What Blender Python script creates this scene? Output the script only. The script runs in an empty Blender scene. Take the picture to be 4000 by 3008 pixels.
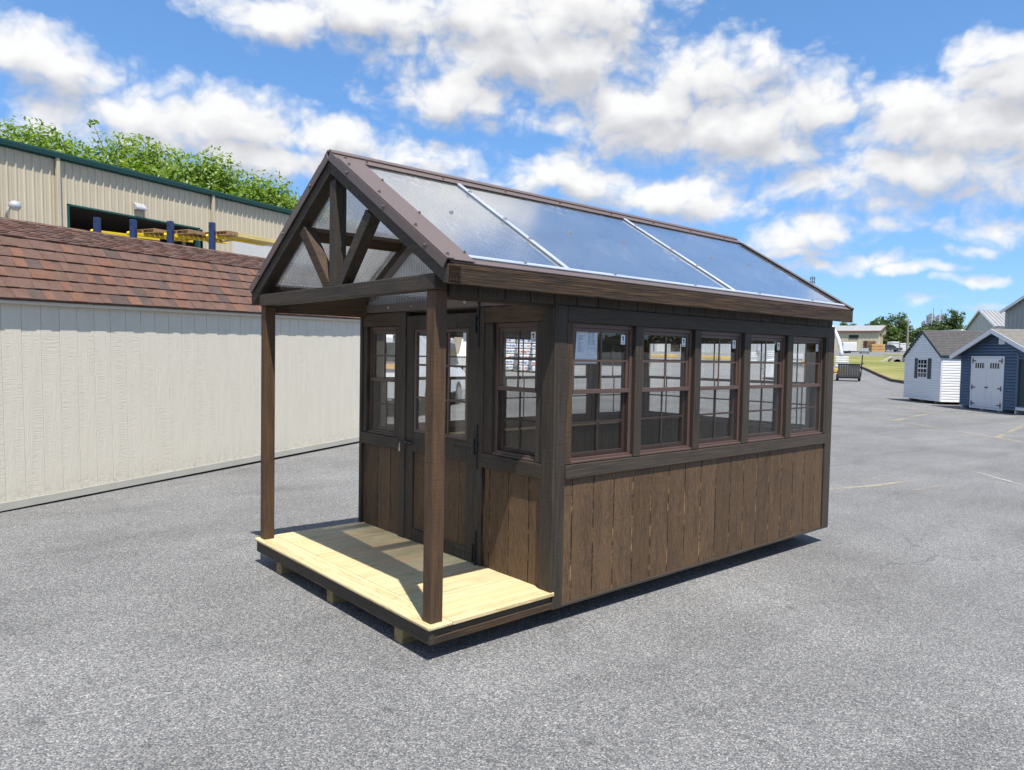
import bpy, bmesh, math, random
from mathutils import Vector, Matrix
random.seed(7)
scene = bpy.context.scene
COL = scene.collection
rad = math.radians

# ------------------------------------------------------------------ camera
cam_d = bpy.data.cameras.new('camera'); cam = bpy.data.objects.new('camera', cam_d); COL.objects.link(cam)
CAM = Vector((-2.27194, -3.26404, 1.77120))
def cam_axes(yaw, pitch, roll):
    cy, sy, cp, sp = math.cos(yaw), math.sin(yaw), math.cos(pitch), math.sin(pitch)
    f = Vector((cy*cp, sy*cp, sp)); r = Vector((sy, -cy, 0)); u = r.cross(f)
    cr, sr = math.cos(roll), math.sin(roll)
    return r*cr+u*sr, -r*sr+u*cr, f
_r, _u, _f = cam_axes(rad(48.94224), rad(-2.36059), rad(1.0575))
m = Matrix((_r, _u, -_f)).transposed().to_4x4(); m.translation = CAM
cam.matrix_world = m
cam_d.sensor_width = 36; cam_d.lens = 2835.85/4000*36; cam_d.clip_end = 4000; cam_d.clip_start = .05
scene.camera = cam

# ------------------------------------------------------------------ exposure
vs = scene.view_settings
vs.view_transform = 'Standard'; vs.look = 'None'; vs.exposure = 0.72; vs.gamma = 1; vs.use_curve_mapping = False

cy = scene.cycles; cy.max_bounces = 7; cy.diffuse_bounces = 3; cy.glossy_bounces = 4; cy.transparent_max_bounces = 16; cy.transmission_bounces = 4
cy.use_adaptive_sampling = True; cy.adaptive_threshold = .015; cy.caustics_reflective = False; cy.caustics_refractive = False; cy.sample_clamp_indirect = 6

# ------------------------------------------------------------------ node helpers
def nd(nt, t, ins=None, **kw):
    n = nt.nodes.new(t)
    for k, v in kw.items(): setattr(n, k, v)
    for k, v in (ins or {}).items():
        s = n.inputs[k]
        if isinstance(v, bpy.types.NodeSocket): nt.links.new(v, s)
        else: s.default_value = v
    return n
def mth(nt, op, a, b=0.0, c=0.0, clamp=False):
    n = nt.nodes.new('ShaderNodeMath'); n.operation = op; n.use_clamp = clamp
    for i, v in enumerate((a, b, c)):
        if isinstance(v, bpy.types.NodeSocket): nt.links.new(v, n.inputs[i])
        else: n.inputs[i].default_value = v
    return n.outputs[0]
def vmth(nt, op, a, b=None, c=None):
    n = nt.nodes.new('ShaderNodeVectorMath'); n.operation = op
    for i, v in enumerate((a, b, c)):
        if v is None: continue
        if isinstance(v, bpy.types.NodeSocket): nt.links.new(v, n.inputs[i])
        else: n.inputs[i].default_value = v
    return n.outputs['Value'] if op in ('LENGTH', 'DOT_PRODUCT') else n.outputs[0]
def ramp(nt, fac, stops, interp='LINEAR'):
    n = nt.nodes.new('ShaderNodeValToRGB'); n.color_ramp.interpolation = interp
    cr = n.color_ramp
    while len(cr.elements) < len(stops): cr.elements.new(.5)
    for e, (p, c) in zip(cr.elements, stops):
        e.position = p; e.color = (c[0], c[1], c[2], 1) if hasattr(c, '__len__') else (c, c, c, 1)
    nt.links.new(fac, n.inputs[0]); return n.outputs[0]
def mixc(nt, fac, a, b, mode='MIX'):
    n = nt.nodes.new('ShaderNodeMix'); n.data_type = 'RGBA'; n.blend_type = mode
    for i, v in ((0, fac), (6, a), (7, b)):
        if isinstance(v, bpy.types.NodeSocket): nt.links.new(v, n.inputs[i])
        elif i == 0: n.inputs[0].default_value = v
        else: n.inputs[i].default_value = (v[0], v[1], v[2], 1)
    return n.outputs[2]

# ------------------------------------------------------------------ sun and sky
SUN = Vector((.167, .415, -1)).normalized()
sd = bpy.data.lights.new('sun', 'SUN'); sd.energy = 4.3; sd.angle = rad(.53); sd.color = (1, .955, .88)
so = bpy.data.objects.new('sun', sd); COL.objects.link(so); so.rotation_euler = SUN.to_track_quat('-Z', 'Y').to_euler()
world = bpy.data.worlds.new('World'); scene.world = world; world.use_nodes = True
wt = world.node_tree; wt.nodes.clear()
sky = nd(wt, 'ShaderNodeTexSky', sky_type='NISHITA', sun_disc=False)
sky.sun_elevation = rad(65.9); sky.sun_rotation = math.atan2(-.167, -.415); sky.air_density = .5; sky.dust_density = .15; sky.ozone_density = 2.6; sky.altitude = 900
CLOUDS = [(1.418,.312,.0627,.0293),(1.44,.316,.0348,.0209),(1.314,.27,.1011,.032),(1.213,.283,.0937,.0332),(1.122,.272,.0878,.0233),(1.414,.25,.0497,.0247),(1.191,.246,.146,.0221),
 (1.158,.402,.0854,.0248),(1.052,.426,.1141,.0249),(.923,.424,.1369,.0381),(.799,.432,.1246,.0454),(.872,.385,.1503,.0476),(.94,.336,.0872,.023),(.785,.38,.1185,.0504),
 (.625,.353,.113,.0424),(.539,.373,.0396,.0204),(.678,.323,.1157,.0384),(.777,.308,.0875,.0135),(.659,.284,.0666,.0281),(.559,.295,.1093,.049),(.535,.261,.0965,.0276),(.465,.309,.0591,.0365),
 (.367,.28,.0638,.0356),(.305,.264,.0777,.0421),(.35,.229,.1111,.0286),(.272,.321,.048,.0327),(.29,.343,.0313,.0209),
 (1.001,.251,.0802,.022),(.92,.238,.0565,.0176),(.813,.243,.0692,.0264),(.756,.228,.0562,.0206),(.645,.212,.0725,.0246),(.603,.196,.0711,.0187),(.478,.221,.06,.0194),
 (.449,.167,.0427,.0169),(.498,.157,.05,.0144),(.316,.192,.0744,.0125),(.275,.193,.053,.0142),(.343,.168,.0577,.0117),(.274,.155,.053,.0134),
 (.401,.126,.0409,.0067),(.365,.112,.0296,.005),(.486,.12,.0606,.0081),(.509,.138,.0616,.007),(.304,.131,.0184,.0048),(.294,.097,.0182,.0048),(.344,.074,.0193,.0044),(.288,.067,.0226,.0037)]
def blob_group():
    """cumulus layout: azimuth / elevation ellipses, plus scattered cumulus of the same kind all round"""
    g = bpy.data.node_groups.new('cloud_layout', 'ShaderNodeTree')
    g.interface.new_socket('P', in_out='INPUT', socket_type='NodeSocketVector')
    g.interface.new_socket('D', in_out='OUTPUT', socket_type='NodeSocketFloat')
    gi = g.nodes.new('NodeGroupInput'); go = g.nodes.new('NodeGroupOutput'); P = gi.outputs[0]
    F = None
    for a, e, ra, re in CLOUDS:
        sm = re < .018; ra *= 1.75 if sm else 1.34; re *= 1.85 if sm else 1.40
        v = vmth(g, 'MULTIPLY_ADD', P, (1/ra, 1/re, 0), (-a/ra, -e/re, 0))
        L = vmth(g, 'DOT_PRODUCT', v, v)
        if sm: L = mth(g, 'ADD', L, .30)
        F = L if F is None else mth(g, 'MINIMUM', F, L)
    F = mth(g, 'SUBTRACT', 1.0, mth(g, 'SQRT', mth(g, 'MAXIMUM', F, 0.0)))
    sx = nd(g, 'ShaderNodeSeparateXYZ', {0: P})
    da = mth(g, 'ABSOLUTE', mth(g, 'SUBTRACT', sx.outputs[0], .854))
    out = mth(g, 'MAXIMUM', mth(g, 'MULTIPLY', mth(g, 'SUBTRACT', da, .66), 7.0), mth(g, 'MULTIPLY', mth(g, 'SUBTRACT', sx.outputs[1], .47), 9.0))
    out = mth(g, 'MINIMUM', mth(g, 'MAXIMUM', out, 0.0), 1.0)
    gn = nd(g, 'ShaderNodeTexNoise', {'Vector': vmth(g, 'MULTIPLY', P, (1, 1.7, 1)), 'Scale': 3.1, 'Detail': 2.0}, noise_dimensions='2D').outputs['Fac']
    gen = mth(g, 'MULTIPLY', mth(g, 'SUBTRACT', gn, .53), 5.0)
    gen = mth(g, 'SUBTRACT', gen, mth(g, 'MULTIPLY', mth(g, 'SUBTRACT', 1.0, out), 6.0))
    F = mth(g, 'MAXIMUM', mth(g, 'MAXIMUM', F, gen), -1.6)
    g.links.new(F, go.inputs[0]); return g
cg = blob_group()
tc = nd(wt, 'ShaderNodeTexCoord'); sx = nd(wt, 'ShaderNodeSeparateXYZ', {0: tc.outputs['Generated']})
az = mth(wt, 'ARCTAN2', sx.outputs[1], sx.outputs[0]); el = mth(wt, 'ARCSINE', sx.outputs[2])
P0 = nd(wt, 'ShaderNodeCombineXYZ', {0: az, 1: el}).outputs[0]
wob = vmth(wt, 'SUBTRACT', nd(wt, 'ShaderNodeTexNoise', {'Vector': P0, 'Scale': 14.0, 'Detail': 4.0}, noise_dimensions='2D').outputs['Color'], (.5, .5, .5))
Pw = vmth(wt, 'MULTIPLY_ADD', wob, (.09, .035, 0), P0)
def lay(P):
    n = wt.nodes.new('ShaderNodeGroup'); n.node_tree = cg; wt.links.new(P, n.inputs[0]); return n.outputs[0]
def fbm(P, det): return nd(wt, 'ShaderNodeTexNoise', {'Vector': vmth(wt, 'MULTIPLY', P, (1, 1.5, 1)), 'Scale': 10.0, 'Detail': det, 'Roughness': .56, 'Distortion': .2}, noise_dimensions='2D').outputs['Fac']
OFF = (.006, .030, 0)
b0 = lay(Pw); b1 = lay(vmth(wt, 'ADD', Pw, OFF)); n0 = fbm(P0, 7.0); nl = fbm(P0, 2.5); n1 = fbm(vmth(wt, 'ADD', P0, OFF), 2.5)
vo = nd(wt, 'ShaderNodeTexVoronoi', {'Vector': vmth(wt, 'MULTIPLY_ADD', wob, (.05, .05, 0), vmth(wt, 'MULTIPLY', P0, (1, 1.35, 1))), 'Scale': 26.0, 'Detail': 2.0, 'Roughness': .6}, voronoi_dimensions='2D').outputs['Distance']
bil = mth(wt, 'MULTIPLY', mth(wt, 'SUBTRACT', .42, vo), .40)
d0 = mth(wt, 'ADD', mth(wt, 'ADD', b0, bil), mth(wt, 'MULTIPLY', mth(wt, 'SUBTRACT', n0, .5), 1.45))
l0 = mth(wt, 'ADD', b0, mth(wt, 'MULTIPLY', mth(wt, 'SUBTRACT', nl, .5), 1.45)); l1 = mth(wt, 'ADD', b1, mth(wt, 'MULTIPLY', mth(wt, 'SUBTRACT', n1, .5), 1.45))
alpha = nd(wt, 'ShaderNodeMapRange', {0: d0, 1: -.32, 2: .56, 3: 0.0, 4: .97}, interpolation_type='SMOOTHSTEP').outputs[0]
alpha = mth(wt, 'MULTIPLY', alpha, nd(wt, 'ShaderNodeMapRange', {0: el, 1: .012, 2: .1, 3: .0, 4: 1.0}).outputs[0])
lit = mth(wt, 'ADD', mth(wt, 'MULTIPLY', mth(wt, 'SUBTRACT', l0, l1), .46), mth(wt, 'ADD', mth(wt, 'MULTIPLY', bil, .22), mth(wt, 'MULTIPLY', mth(wt, 'SUBTRACT', n0, nl), .5)))
lit = mth(wt, 'SUBTRACT', mth(wt, 'ADD', lit, .75), mth(wt, 'MULTIPLY', mth(wt, 'MAXIMUM', mth(wt, 'SUBTRACT', l1, .15), 0.0), .30))
ccol = ramp(wt, lit, [(0.0, (.54, .55, .58)), (.40, (.66, .665, .69)), (.66, (.84, .84, .85)), (.9, (.99, .985, .97)), (1, (1, 1, .99))])
lum = vmth(wt, 'DOT_PRODUCT', sky.outputs[0], (.3, .5, .2))
soft = mth(wt, 'DIVIDE', 2.6, mth(wt, 'MULTIPLY_ADD', lum, .48, 1.0))      # the camera's highlight roll-off
skc = nd(wt, 'ShaderNodeHueSaturation', {'Color': vmth(wt, 'MULTIPLY', sky.outputs[0], nd(wt, 'ShaderNodeCombineXYZ', {0: soft, 1: soft, 2: soft}).outputs[0]), 'Hue': .492, 'Saturation': 1.09, 'Value': 1.0})
bgs = nd(wt, 'ShaderNodeBackground', {'Color': skc.outputs[0], 'Strength': .125})
bgc = nd(wt, 'ShaderNodeBackground', {'Color': ccol, 'Strength': .615})
mx = nd(wt, 'ShaderNodeMixShader', {0: alpha, 1: bgs.outputs[0], 2: bgc.outputs[0]})
wo = nd(wt, 'ShaderNodeOutputWorld', {0: mx.outputs[0]})
world.cycles.sampling_method = 'MANUAL'; world.cycles.sample_map_resolution = 256

# ------------------------------------------------------------------ mesh helpers
def add(o, parent=None):
    COL.objects.link(o)
    if parent is not None: o.parent = parent
    return o
def thing(name, label, cat, loc=(0, 0, 0), rot=None, group=None):
    o = bpy.data.objects.new(name, None); COL.objects.link(o); o.empty_display_size = .2
    if rot is not None:
        M4 = rot.to_4x4(); M4.translation = Vector(loc); o.matrix_world = M4
    else: o.location = loc
    o['label'] = label; o['category'] = cat
    if group: o['group'] = group
    return o
def tag(o, label=None, cat=None, group=None, kind=None):
    for k, v in (('label', label), ('category', cat), ('group', group), ('kind', kind)):
        if v: o[k] = v
    return o
def rotz(a): return Matrix.Rotation(a, 3, 'Z')
def frame(x, y, z): return Matrix((Vector(x), Vector(y), Vector(z))).transposed()
_cache = {}
def mesh_from(name, verts, faces, mat, bev=0.0, smooth=False, mats=None, fm=None):
    me = bpy.data.meshes.new(name); me.from_pydata([tuple(v) for v in verts], [], faces)
    if mats:
        for q in mats: me.materials.append(q)
        if fm: me.polygons.foreach_set('material_index', fm)
    else: me.materials.append(mat)
    b = bmesh.new(); b.from_mesh(me)
    bmesh.ops.recalc_face_normals(b, faces=b.faces)
    if bev > 0: bmesh.ops.bevel(b, geom=list(b.edges), offset=bev, segments=1, affect='EDGES', profile=.5)
    b.to_mesh(me); b.free()
    if smooth: me.polygons.foreach_set('use_smooth', [True]*len(me.polygons))
    me.update(); return me
BOXF = [(0, 1, 3, 2), (4, 6, 7, 5), (0, 4, 5, 1), (2, 3, 7, 6), (0, 2, 6, 4), (1, 5, 7, 3)]
def boxv(sx, sy, sz): return [(i*sx/2, j*sy/2, k*sz/2) for i in (-1, 1) for j in (-1, 1) for k in (-1, 1)]
def box(name, X, Y, Z, mat, parent=None, bev=.003):
    s = (abs(X[1]-X[0]), abs(Y[1]-Y[0]), abs(Z[1]-Z[0])); k = (round(s[0], 4), round(s[1], 4), round(s[2], 4), mat.name, bev)
    me = _cache.get(k)
    if me is None: me = _cache[k] = mesh_from(name, boxv(*s), BOXF, mat, min(bev, min(s)*.3) if bev else 0)
    o = bpy.data.objects.new(name, me); o.location = ((X[0]+X[1])/2, (Y[0]+Y[1])/2, (Z[0]+Z[1])/2)
    return add(o, parent)
def prism(name, pts, axis, a0, a1, mat, parent=None, bev=.002):
    """polygon pts (two coordinates, the axes left over in order) extruded along axis 0/1/2"""
    n = len(pts); cx = sum(p[0] for p in pts)/n; cy = sum(p[1] for p in pts)/n; h = (a1-a0)/2
    def mk(u, v, w): return ((w, u, v), (u, w, v), (u, v, w))[axis]
    V = [mk(p[0]-cx, p[1]-cy, -h) for p in pts]+[mk(p[0]-cx, p[1]-cy, h) for p in pts]
    F = [tuple(range(n)), tuple(range(2*n-1, n-1, -1))]+[(i, (i+1) % n, n+(i+1) % n, n+i) for i in range(n)]
    o = bpy.data.objects.new(name, mesh_from(name, V, F, mat, bev)); o.location = mk(cx, cy, (a0+a1)/2)
    return add(o, parent)
class MB:
    def __init__(s): s.v = []; s.f = []; s.fm = []
    def poly(s, pts, mi=0):
        k = len(s.v); s.v += [tuple(p) for p in pts]; s.f.append(tuple(range(k, k+len(pts)))); s.fm.append(mi)
    def box(s, X, Y, Z, mi=0, T=None):
        k = len(s.v); P = [Vector((a, b, c)) for a in X for b in Y for c in Z]
        if T: P = [T(p) for p in P]
        s.v += [tuple(p) for p in P]; s.f += [tuple(k+i for i in f) for f in BOXF]; s.fm += [mi]*6
    def bar(s, a, b, w, h=None, mi=0, up=(0, 0, 1)):
        a, b = Vector(a), Vector(b); h = h or w; d = (b-a).normalized(); u = Vector(up)
        x = d.cross(u)
        if x.length < 1e-4: x = d.cross(Vector((1, 0, 0)))
        x.normalize(); y = x.cross(d); k = len(s.v)
        s.v += [tuple(p+x*i*w/2+y*j*h/2) for p in (a, b) for i in (-1, 1) for j in (-1, 1)]
        s.f += [tuple(k+i for i in f) for f in BOXF]; s.fm += [mi]*6
    def tube(s, path, r, n=8, mi=0, caps=True):
        path = [Vector(p) for p in path]; k = len(s.v); N = len(path)
        rr = r if hasattr(r, '__len__') else [r]*N
        pu = None
        for i, p in enumerate(path):
            t = (path[min(i+1, N-1)]-path[max(i-1, 0)]).normalized()
            x = t.cross(Vector((0, 0, 1))) if pu is None else pu-t*pu.dot(t)
            if x.length < 1e-4: x = t.cross(Vector((1, 0, 0)))
            x.normalize(); pu = x; y = t.cross(x)
            for j in range(n):
                a = 2*math.pi*j/n; s.v.append(tuple(p+(x*math.cos(a)+y*math.sin(a))*rr[i]))
        for i in range(N-1):
            for j in range(n): s.f.append((k+i*n+j, k+i*n+(j+1) % n, k+(i+1)*n+(j+1) % n, k+(i+1)*n+j)); s.fm.append(mi)
        if caps:
            s.f.append(tuple(k+j for j in range(n))); s.f.append(tuple(k+(N-1)*n+j for j in range(n))); s.fm += [mi, mi]
    def build(s, name, mat, parent=None, smooth=False, bev=0, mats=None, loc=None):
        o = bpy.data.objects.new(name, mesh_from(name, s.v, s.f, mat, bev, smooth, mats, s.fm if mats else None))
        if loc: o.location = loc
        return add(o, parent)

# ------------------------------------------------------------------ materials
def mk(name, col=(.5, .5, .5), rough=.6, metal=0.0, spec=.5):
    mt = bpy.data.materials.new(name); mt.use_nodes = True; nt = mt.node_tree; b = nt.nodes['Principled BSDF']
    b.inputs['Base Color'].default_value = (*col, 1); b.inputs['Roughness'].default_value = rough; b.inputs['Metallic'].default_value = metal
    b.inputs['Specular IOR Level'].default_value = spec
    return mt, nt, b
def coords(nt, rnd=True, scale=(1, 1, 1), kind='Object'):
    v = nd(nt, 'ShaderNodeTexCoord').outputs[kind]
    if rnd:
        r = nd(nt, 'ShaderNodeObjectInfo').outputs['Random']
        v = vmth(nt, 'ADD', v, nd(nt, 'ShaderNodeCombineXYZ', {0: mth(nt, 'MULTIPLY', r, 37.0), 1: mth(nt, 'MULTIPLY', r, 61.0), 2: mth(nt, 'MULTIPLY', r, 83.0)}).outputs[0])
    return vmth(nt, 'MULTIPLY', v, scale) if scale != (1, 1, 1) else v
def bump(nt, b, h, strength=.3, dist=.01, prev=None):
    n = nd(nt, 'ShaderNodeBump', {'Height': h, 'Strength': strength, 'Distance': dist})
    if prev is not None: nt.links.new(prev, n.inputs['Normal'])
    nt.links.new(n.outputs[0], b.inputs['Normal']); return n.outputs[0]
def plain(name, col, rough=.6, metal=0.0, var=.12, vs=4.0, bmp=0.0, spec=.5):
    """even paint, metal or plastic with a little dirt and tone variation"""
    mt, nt, b = mk(name, col, rough, metal, spec); v = coords(nt)
    n = nd(nt, 'ShaderNodeTexNoise', {'Vector': v, 'Scale': vs, 'Detail': 6.0, 'Roughness': .62}).outputs['Fac']
    k = nd(nt, 'ShaderNodeMapRange', {0: n, 1: .3, 2: .7, 3: 1-var, 4: 1+var}).outputs[0]
    nt.links.new(mixc(nt, 1.0, col, nd(nt, 'ShaderNodeCombineXYZ', {0: k, 1: k, 2: k}).outputs[0], 'MULTIPLY'), b.inputs['Base Color'])
    nt.links.new(mth(nt, 'ADD', mth(nt, 'MULTIPLY', n, .2), rough-.1), b.inputs['Roughness'])
    if bmp: bump(nt, b, nd(nt, 'ShaderNodeTexNoise', {'Vector': v, 'Scale': vs*25, 'Detail': 3.0}).outputs['Fac'], bmp, .004)
    return mt
def wood(name, dark, mid, light, axis, bmp=.35, saw=0.0, rough=.62, fine=70.0, spec=.3, patch=.5, st=.05):
    """stained rough sawn timber, grain along axis"""
    mt, nt, b = mk(name, mid, rough, 0, spec)
    sc = [1.0, 1.0, 1.0]; sc[axis] = st; v = coords(nt, True, tuple(sc))
    g1 = nd(nt, 'ShaderNodeTexNoise', {'Vector': v, 'Scale': fine, 'Detail': 5.0, 'Roughness': .65, 'Distortion': .4}).outputs['Fac']
    sc2 = [1.0, 1.0, 1.0]; sc2[axis] = .16
    g2 = nd(nt, 'ShaderNodeTexNoise', {'Vector': coords(nt, True, tuple(sc2)), 'Scale': 17.0, 'Detail': 4.0, 'Roughness': .6}).outputs['Fac']
    c = ramp(nt, g1, [(.3, dark), (.52, mid), (.75, light)])
    c = mixc(nt, mth(nt, 'MULTIPLY', nd(nt, 'ShaderNodeMapRange', {0: g2, 1: .42, 2: .66}).outputs[0], patch), c, mixc(nt, .55, light, mid))
    c = mixc(nt, mth(nt, 'MULTIPLY', nd(nt, 'ShaderNodeMapRange', {0: g2, 1: .48, 2: .28}).outputs[0], patch), c, dark)
    rn = nd(nt, 'ShaderNodeObjectInfo').outputs['Random']
    k = nd(nt, 'ShaderNodeMapRange', {0: rn, 1: 0.0, 2: 1.0, 3: .86, 4: 1.14}).outputs[0]
    c = mixc(nt, 1.0, c, nd(nt, 'ShaderNodeCombineXYZ', {0: k, 1: k, 2: k}).outputs[0], 'MULTIPLY')
    nt.links.new(c, b.inputs['Base Color'])
    h = g1
    if saw:
        sc3 = [9.0, 9.0, 9.0]; sc3[axis] = 95.0
        s = nd(nt, 'ShaderNodeTexNoise', {'Vector': coords(nt, True, tuple(sc3)), 'Scale': 1.0, 'Detail': 3.0, 'Distortion': .6}).outputs['Fac']
        h = mth(nt, 'ADD', mth(nt, 'MULTIPLY', s, saw), h)
    bump(nt, b, h, bmp, .012)
    return mt
M = {}
for i, ax in enumerate('xyz'):
    M['trim_'+ax] = wood('dark_trim_'+ax, (.028, .0225, .0175), (.046, .0365, .0275), (.078, .055, .035), i, .45, .5, .6)
    M['beam_'+ax] = wood('brown_beam_'+ax, (.026, .019, .014), (.056, .036, .021), (.11, .060, .028), i, .5, .7, .62)
M['post'] = wood('post_brown', (.042, .028, .018), (.080, .046, .024), (.135, .072, .033), 2, .4, .45, .6)
M['plank'] = wood('stained_plank', (.042, .028, .018), (.104, .063, .034), (.185, .109, .054), 2, .45, .3, .62, 165.0, .3, .38, .10)
M['fascia'] = wood('fascia_wood', (.020, .0145, .011), (.045, .029, .017), (.115, .064, .029), 0, .9, .0, .65, 60.0, .25, .45)
def groovemat():
    mt, nt, b = mk('raw_groove', (.2, .13, .06), .8, 0, .2); v = coords(nt, True, (3, 3, 2.2))
    n = nd(nt, 'ShaderNodeTexNoise', {'Vector': v, 'Scale': 3.0, 'Detail': 7.0, 'Roughness': .72}).outputs['Fac']
    nt.links.new(ramp(nt, n, [(.42, (.022, .016, .011)), (.50, (.07, .045, .024)), (.57, (.25, .155, .075)), (.70, (.38, .25, .125))]), b.inputs['Base Color']); return mt
M['groove'] = groovemat()
M['inner'] = wood('inner_board', (.03, .022, .016), (.075, .05, .030), (.13, .085, .045), 2, .3, 0, .7)
M['floor_in'] = wood('inner_floor', (.22, .16, .09), (.34, .26, .15), (.42, .33, .2), 0, .2, 0, .7)
M['iron'] = plain('black_iron', (.012, .012, .013), .42, .0, .2, 20, .2)
M['steel'] = plain('bare_steel', (.55, .55, .54), .35, .9, .1)
M['alu'] = plain('aluminium_bar', (.60, .64, .70), .35, .5, .04)
M['flash'] = plain('brown_flashing', (.132, .098, .088), .42, .0, .06, 3)
M['sash'] = plain('brown_window_frame', (.092, .056, .044), .45, .0, .08, 6)
M['concrete'] = plain('concrete', (.42, .40, .37), .85, 0, .2, 3, .3)
def deckmat(name, axis):
    mt, nt, b = mk(name, (.6, .5, .3), .62, 0, .3)
    sc = [1.0, 1.0, 1.0]; sc[axis] = .028; v = coords(nt, True, tuple(sc))
    ds = nd(nt, 'ShaderNodeTexNoise', {'Vector': coords(nt, True), 'Scale': 5.0, 'Detail': 2.0}).outputs['Color']
    v2 = vmth(nt, 'ADD', v, vmth(nt, 'MULTIPLY', ds, (.03, .03, .03)))
    w = nd(nt, 'ShaderNodeTexNoise', {'Vector': v2, 'Scale': 24.0, 'Detail': 2.0, 'Distortion': .3}).outputs['Fac']
    w = mth(nt, 'FRACT', mth(nt, 'MULTIPLY', w, 4.0))
    c = ramp(nt, w, [(.0, (.50, .415, .245)), (.5, (.57, .49, .315)), (.80, (.54, .46, .285)), (.96, (.41, .32, .17))])
    rn = nd(nt, 'ShaderNodeObjectInfo').outputs['Random']
    c = mixc(nt, 1.0, c, ramp(nt, rn, [(0, (.90, .95, .90)), (.3, (1.06, 1.05, 1.0)), (.6, (1.08, .97, .86)), (1, (.97, 1.0, .96))]), 'MULTIPLY')
    pk = nd(nt, 'ShaderNodeTexNoise', {'Vector': coords(nt, True), 'Scale': 2.4, 'Detail': 2.0}).outputs['Fac']
    c = mixc(nt, nd(nt, 'ShaderNodeMapRange', {0: pk, 1: .56, 2: .72, 3: 0.0, 4: .4}).outputs[0], c, (.72, .42, .24))
    kn = nd(nt, 'ShaderNodeTexVoronoi', {'Vector': coords(nt, True, (1, 1, 0)), 'Scale': 1.9}).outputs['Distance']
    kr = mth(nt, 'MULTIPLY', nd(nt, 'ShaderNodeMapRange', {0: kn, 1: .075, 2: .02}).outputs[0], .75)
    c = mixc(nt, kr, c, (.25, .13, .05))
    nt.links.new(c, b.inputs['Base Color']); bump(nt, b, w, .12, .004); return mt
M['deck_x'] = deckmat('pine_deck_x', 0); M['deck_y'] = deckmat('pine_deck_y', 1)
M['skid'] = wood('skid_pine', (.10, .07, .035), (.27, .19, .09), (.42, .32, .16), 0, .3, .3, .8)

def glassmat(name, tint, gloss_ior=1.5, rough=.0, body=None, bodyfac=0.0, ribs=None, pw=5.0):
    """thin sheet: see-through tint, fresnel mirror, optional milky body"""
    mt = bpy.data.materials.new(name); mt.use_nodes = True; nt = mt.node_tree; nt.nodes.clear()
    tr = nd(nt, 'ShaderNodeBsdfTransparent', {'Color': (*tint, 1)})
    gl = nd(nt, 'ShaderNodeBsdfGlossy', {'Color': (1, 1, 1, 1), 'Roughness': rough})
    f0 = ((gloss_ior-1)/(gloss_ior+1))**2*(1.8 if ribs is not None else 1.0)
    fc = nd(nt, 'ShaderNodeLayerWeight', {'Blend': .5}).outputs['Facing']
    fr = mth(nt, 'MULTIPLY_ADD', mth(nt, 'POWER', fc, pw), 1-f0, f0, True).node
    base = tr.outputs[0]
    if body:
        tl = nd(nt, 'ShaderNodeBsdfTranslucent', {'Color': (*body, 1)}); df = nd(nt, 'ShaderNodeBsdfDiffuse', {'Color': (*body, 1)})
        md = nd(nt, 'ShaderNodeMixShader', {0: .3, 1: tl.outputs[0], 2: df.outputs[0]})
        fac = bodyfac
        if ribs is not None:
            v = nd(nt, 'ShaderNodeTexCoord').outputs['Object']
            ax = nd(nt, 'ShaderNodeSeparateXYZ', {0: v}).outputs[ribs]
            t = mth(nt, 'FRACT', mth(nt, 'MULTIPLY', ax, 1/.024))
            line = mth(nt, 'LESS_THAN', mth(nt, 'ABSOLUTE', mth(nt, 'SUBTRACT', t, .5)), .10)
            blot = nd(nt, 'ShaderNodeTexNoise', {'Vector': v, 'Scale': 2.2, 'Detail': 5.0}).outputs['Fac']
            fac = mth(nt, 'ADD', mth(nt, 'MULTIPLY', line, .34), mth(nt, 'MULTIPLY', blot, bodyfac*2), 0, True)
            h = mth(nt, 'ADD', mth(nt, 'MULTIPLY', mth(nt, 'ABSOLUTE', mth(nt, 'SUBTRACT', t, .5)), 1.0), 0)
            bm = nd(nt, 'ShaderNodeBump', {'Height': h, 'Strength': .0, 'Distance': .004})
            dn = nd(nt, 'ShaderNodeTexNoise', {'Vector': v, 'Scale': 3.0, 'Detail': 3.0}).outputs['Fac']
            bm2 = nd(nt, 'ShaderNodeBump', {'Height': dn, 'Strength': .06, 'Distance': .02, 'Normal': bm.outputs[0]})
            nt.links.new(bm2.outputs[0], gl.inputs['Normal'])
            dirt = nd(nt, 'ShaderNodeTexNoise', {'Vector': vmth(nt, 'MULTIPLY', v, (1, .35, .35)), 'Scale': 26.0, 'Detail': 5.0, 'Roughness': .7}).outputs['Fac']
            big = nd(nt, 'ShaderNodeTexNoise', {'Vector': v, 'Scale': 1.7, 'Detail': 2.0}).outputs['Fac']
            dm = mth(nt, 'MULTIPLY', nd(nt, 'ShaderNodeMapRange', {0: dirt, 1: .56, 2: .66}).outputs[0], nd(nt, 'ShaderNodeMapRange', {0: big, 1: .48, 2: .66, 3: 0.0, 4: .26}).outputs[0])
        base = nd(nt, 'ShaderNodeMixShader', {0: fac, 1: base, 2: md.outputs[0]}).outputs[0]
    ff = fr.outputs[0]
    if ribs is not None: ff = mth(nt, 'MULTIPLY', ff, mth(nt, 'SUBTRACT', 1.0, mth(nt, 'MULTIPLY', line, .30)))     # the flutes break the mirror
    out = nd(nt, 'ShaderNodeMixShader', {0: ff, 1: base, 2: gl.outputs[0]}).outputs[0]
    if body and ribs is not None:
        dd = nd(nt, 'ShaderNodeBsdfDiffuse', {'Color': (.62, .61, .58, 1)})
        out = nd(nt, 'ShaderNodeMixShader', {0: dm, 1: out, 2: dd.outputs[0]}).outputs[0]
    nd(nt, 'ShaderNodeOutputMaterial', {0: out}); return mt
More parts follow.
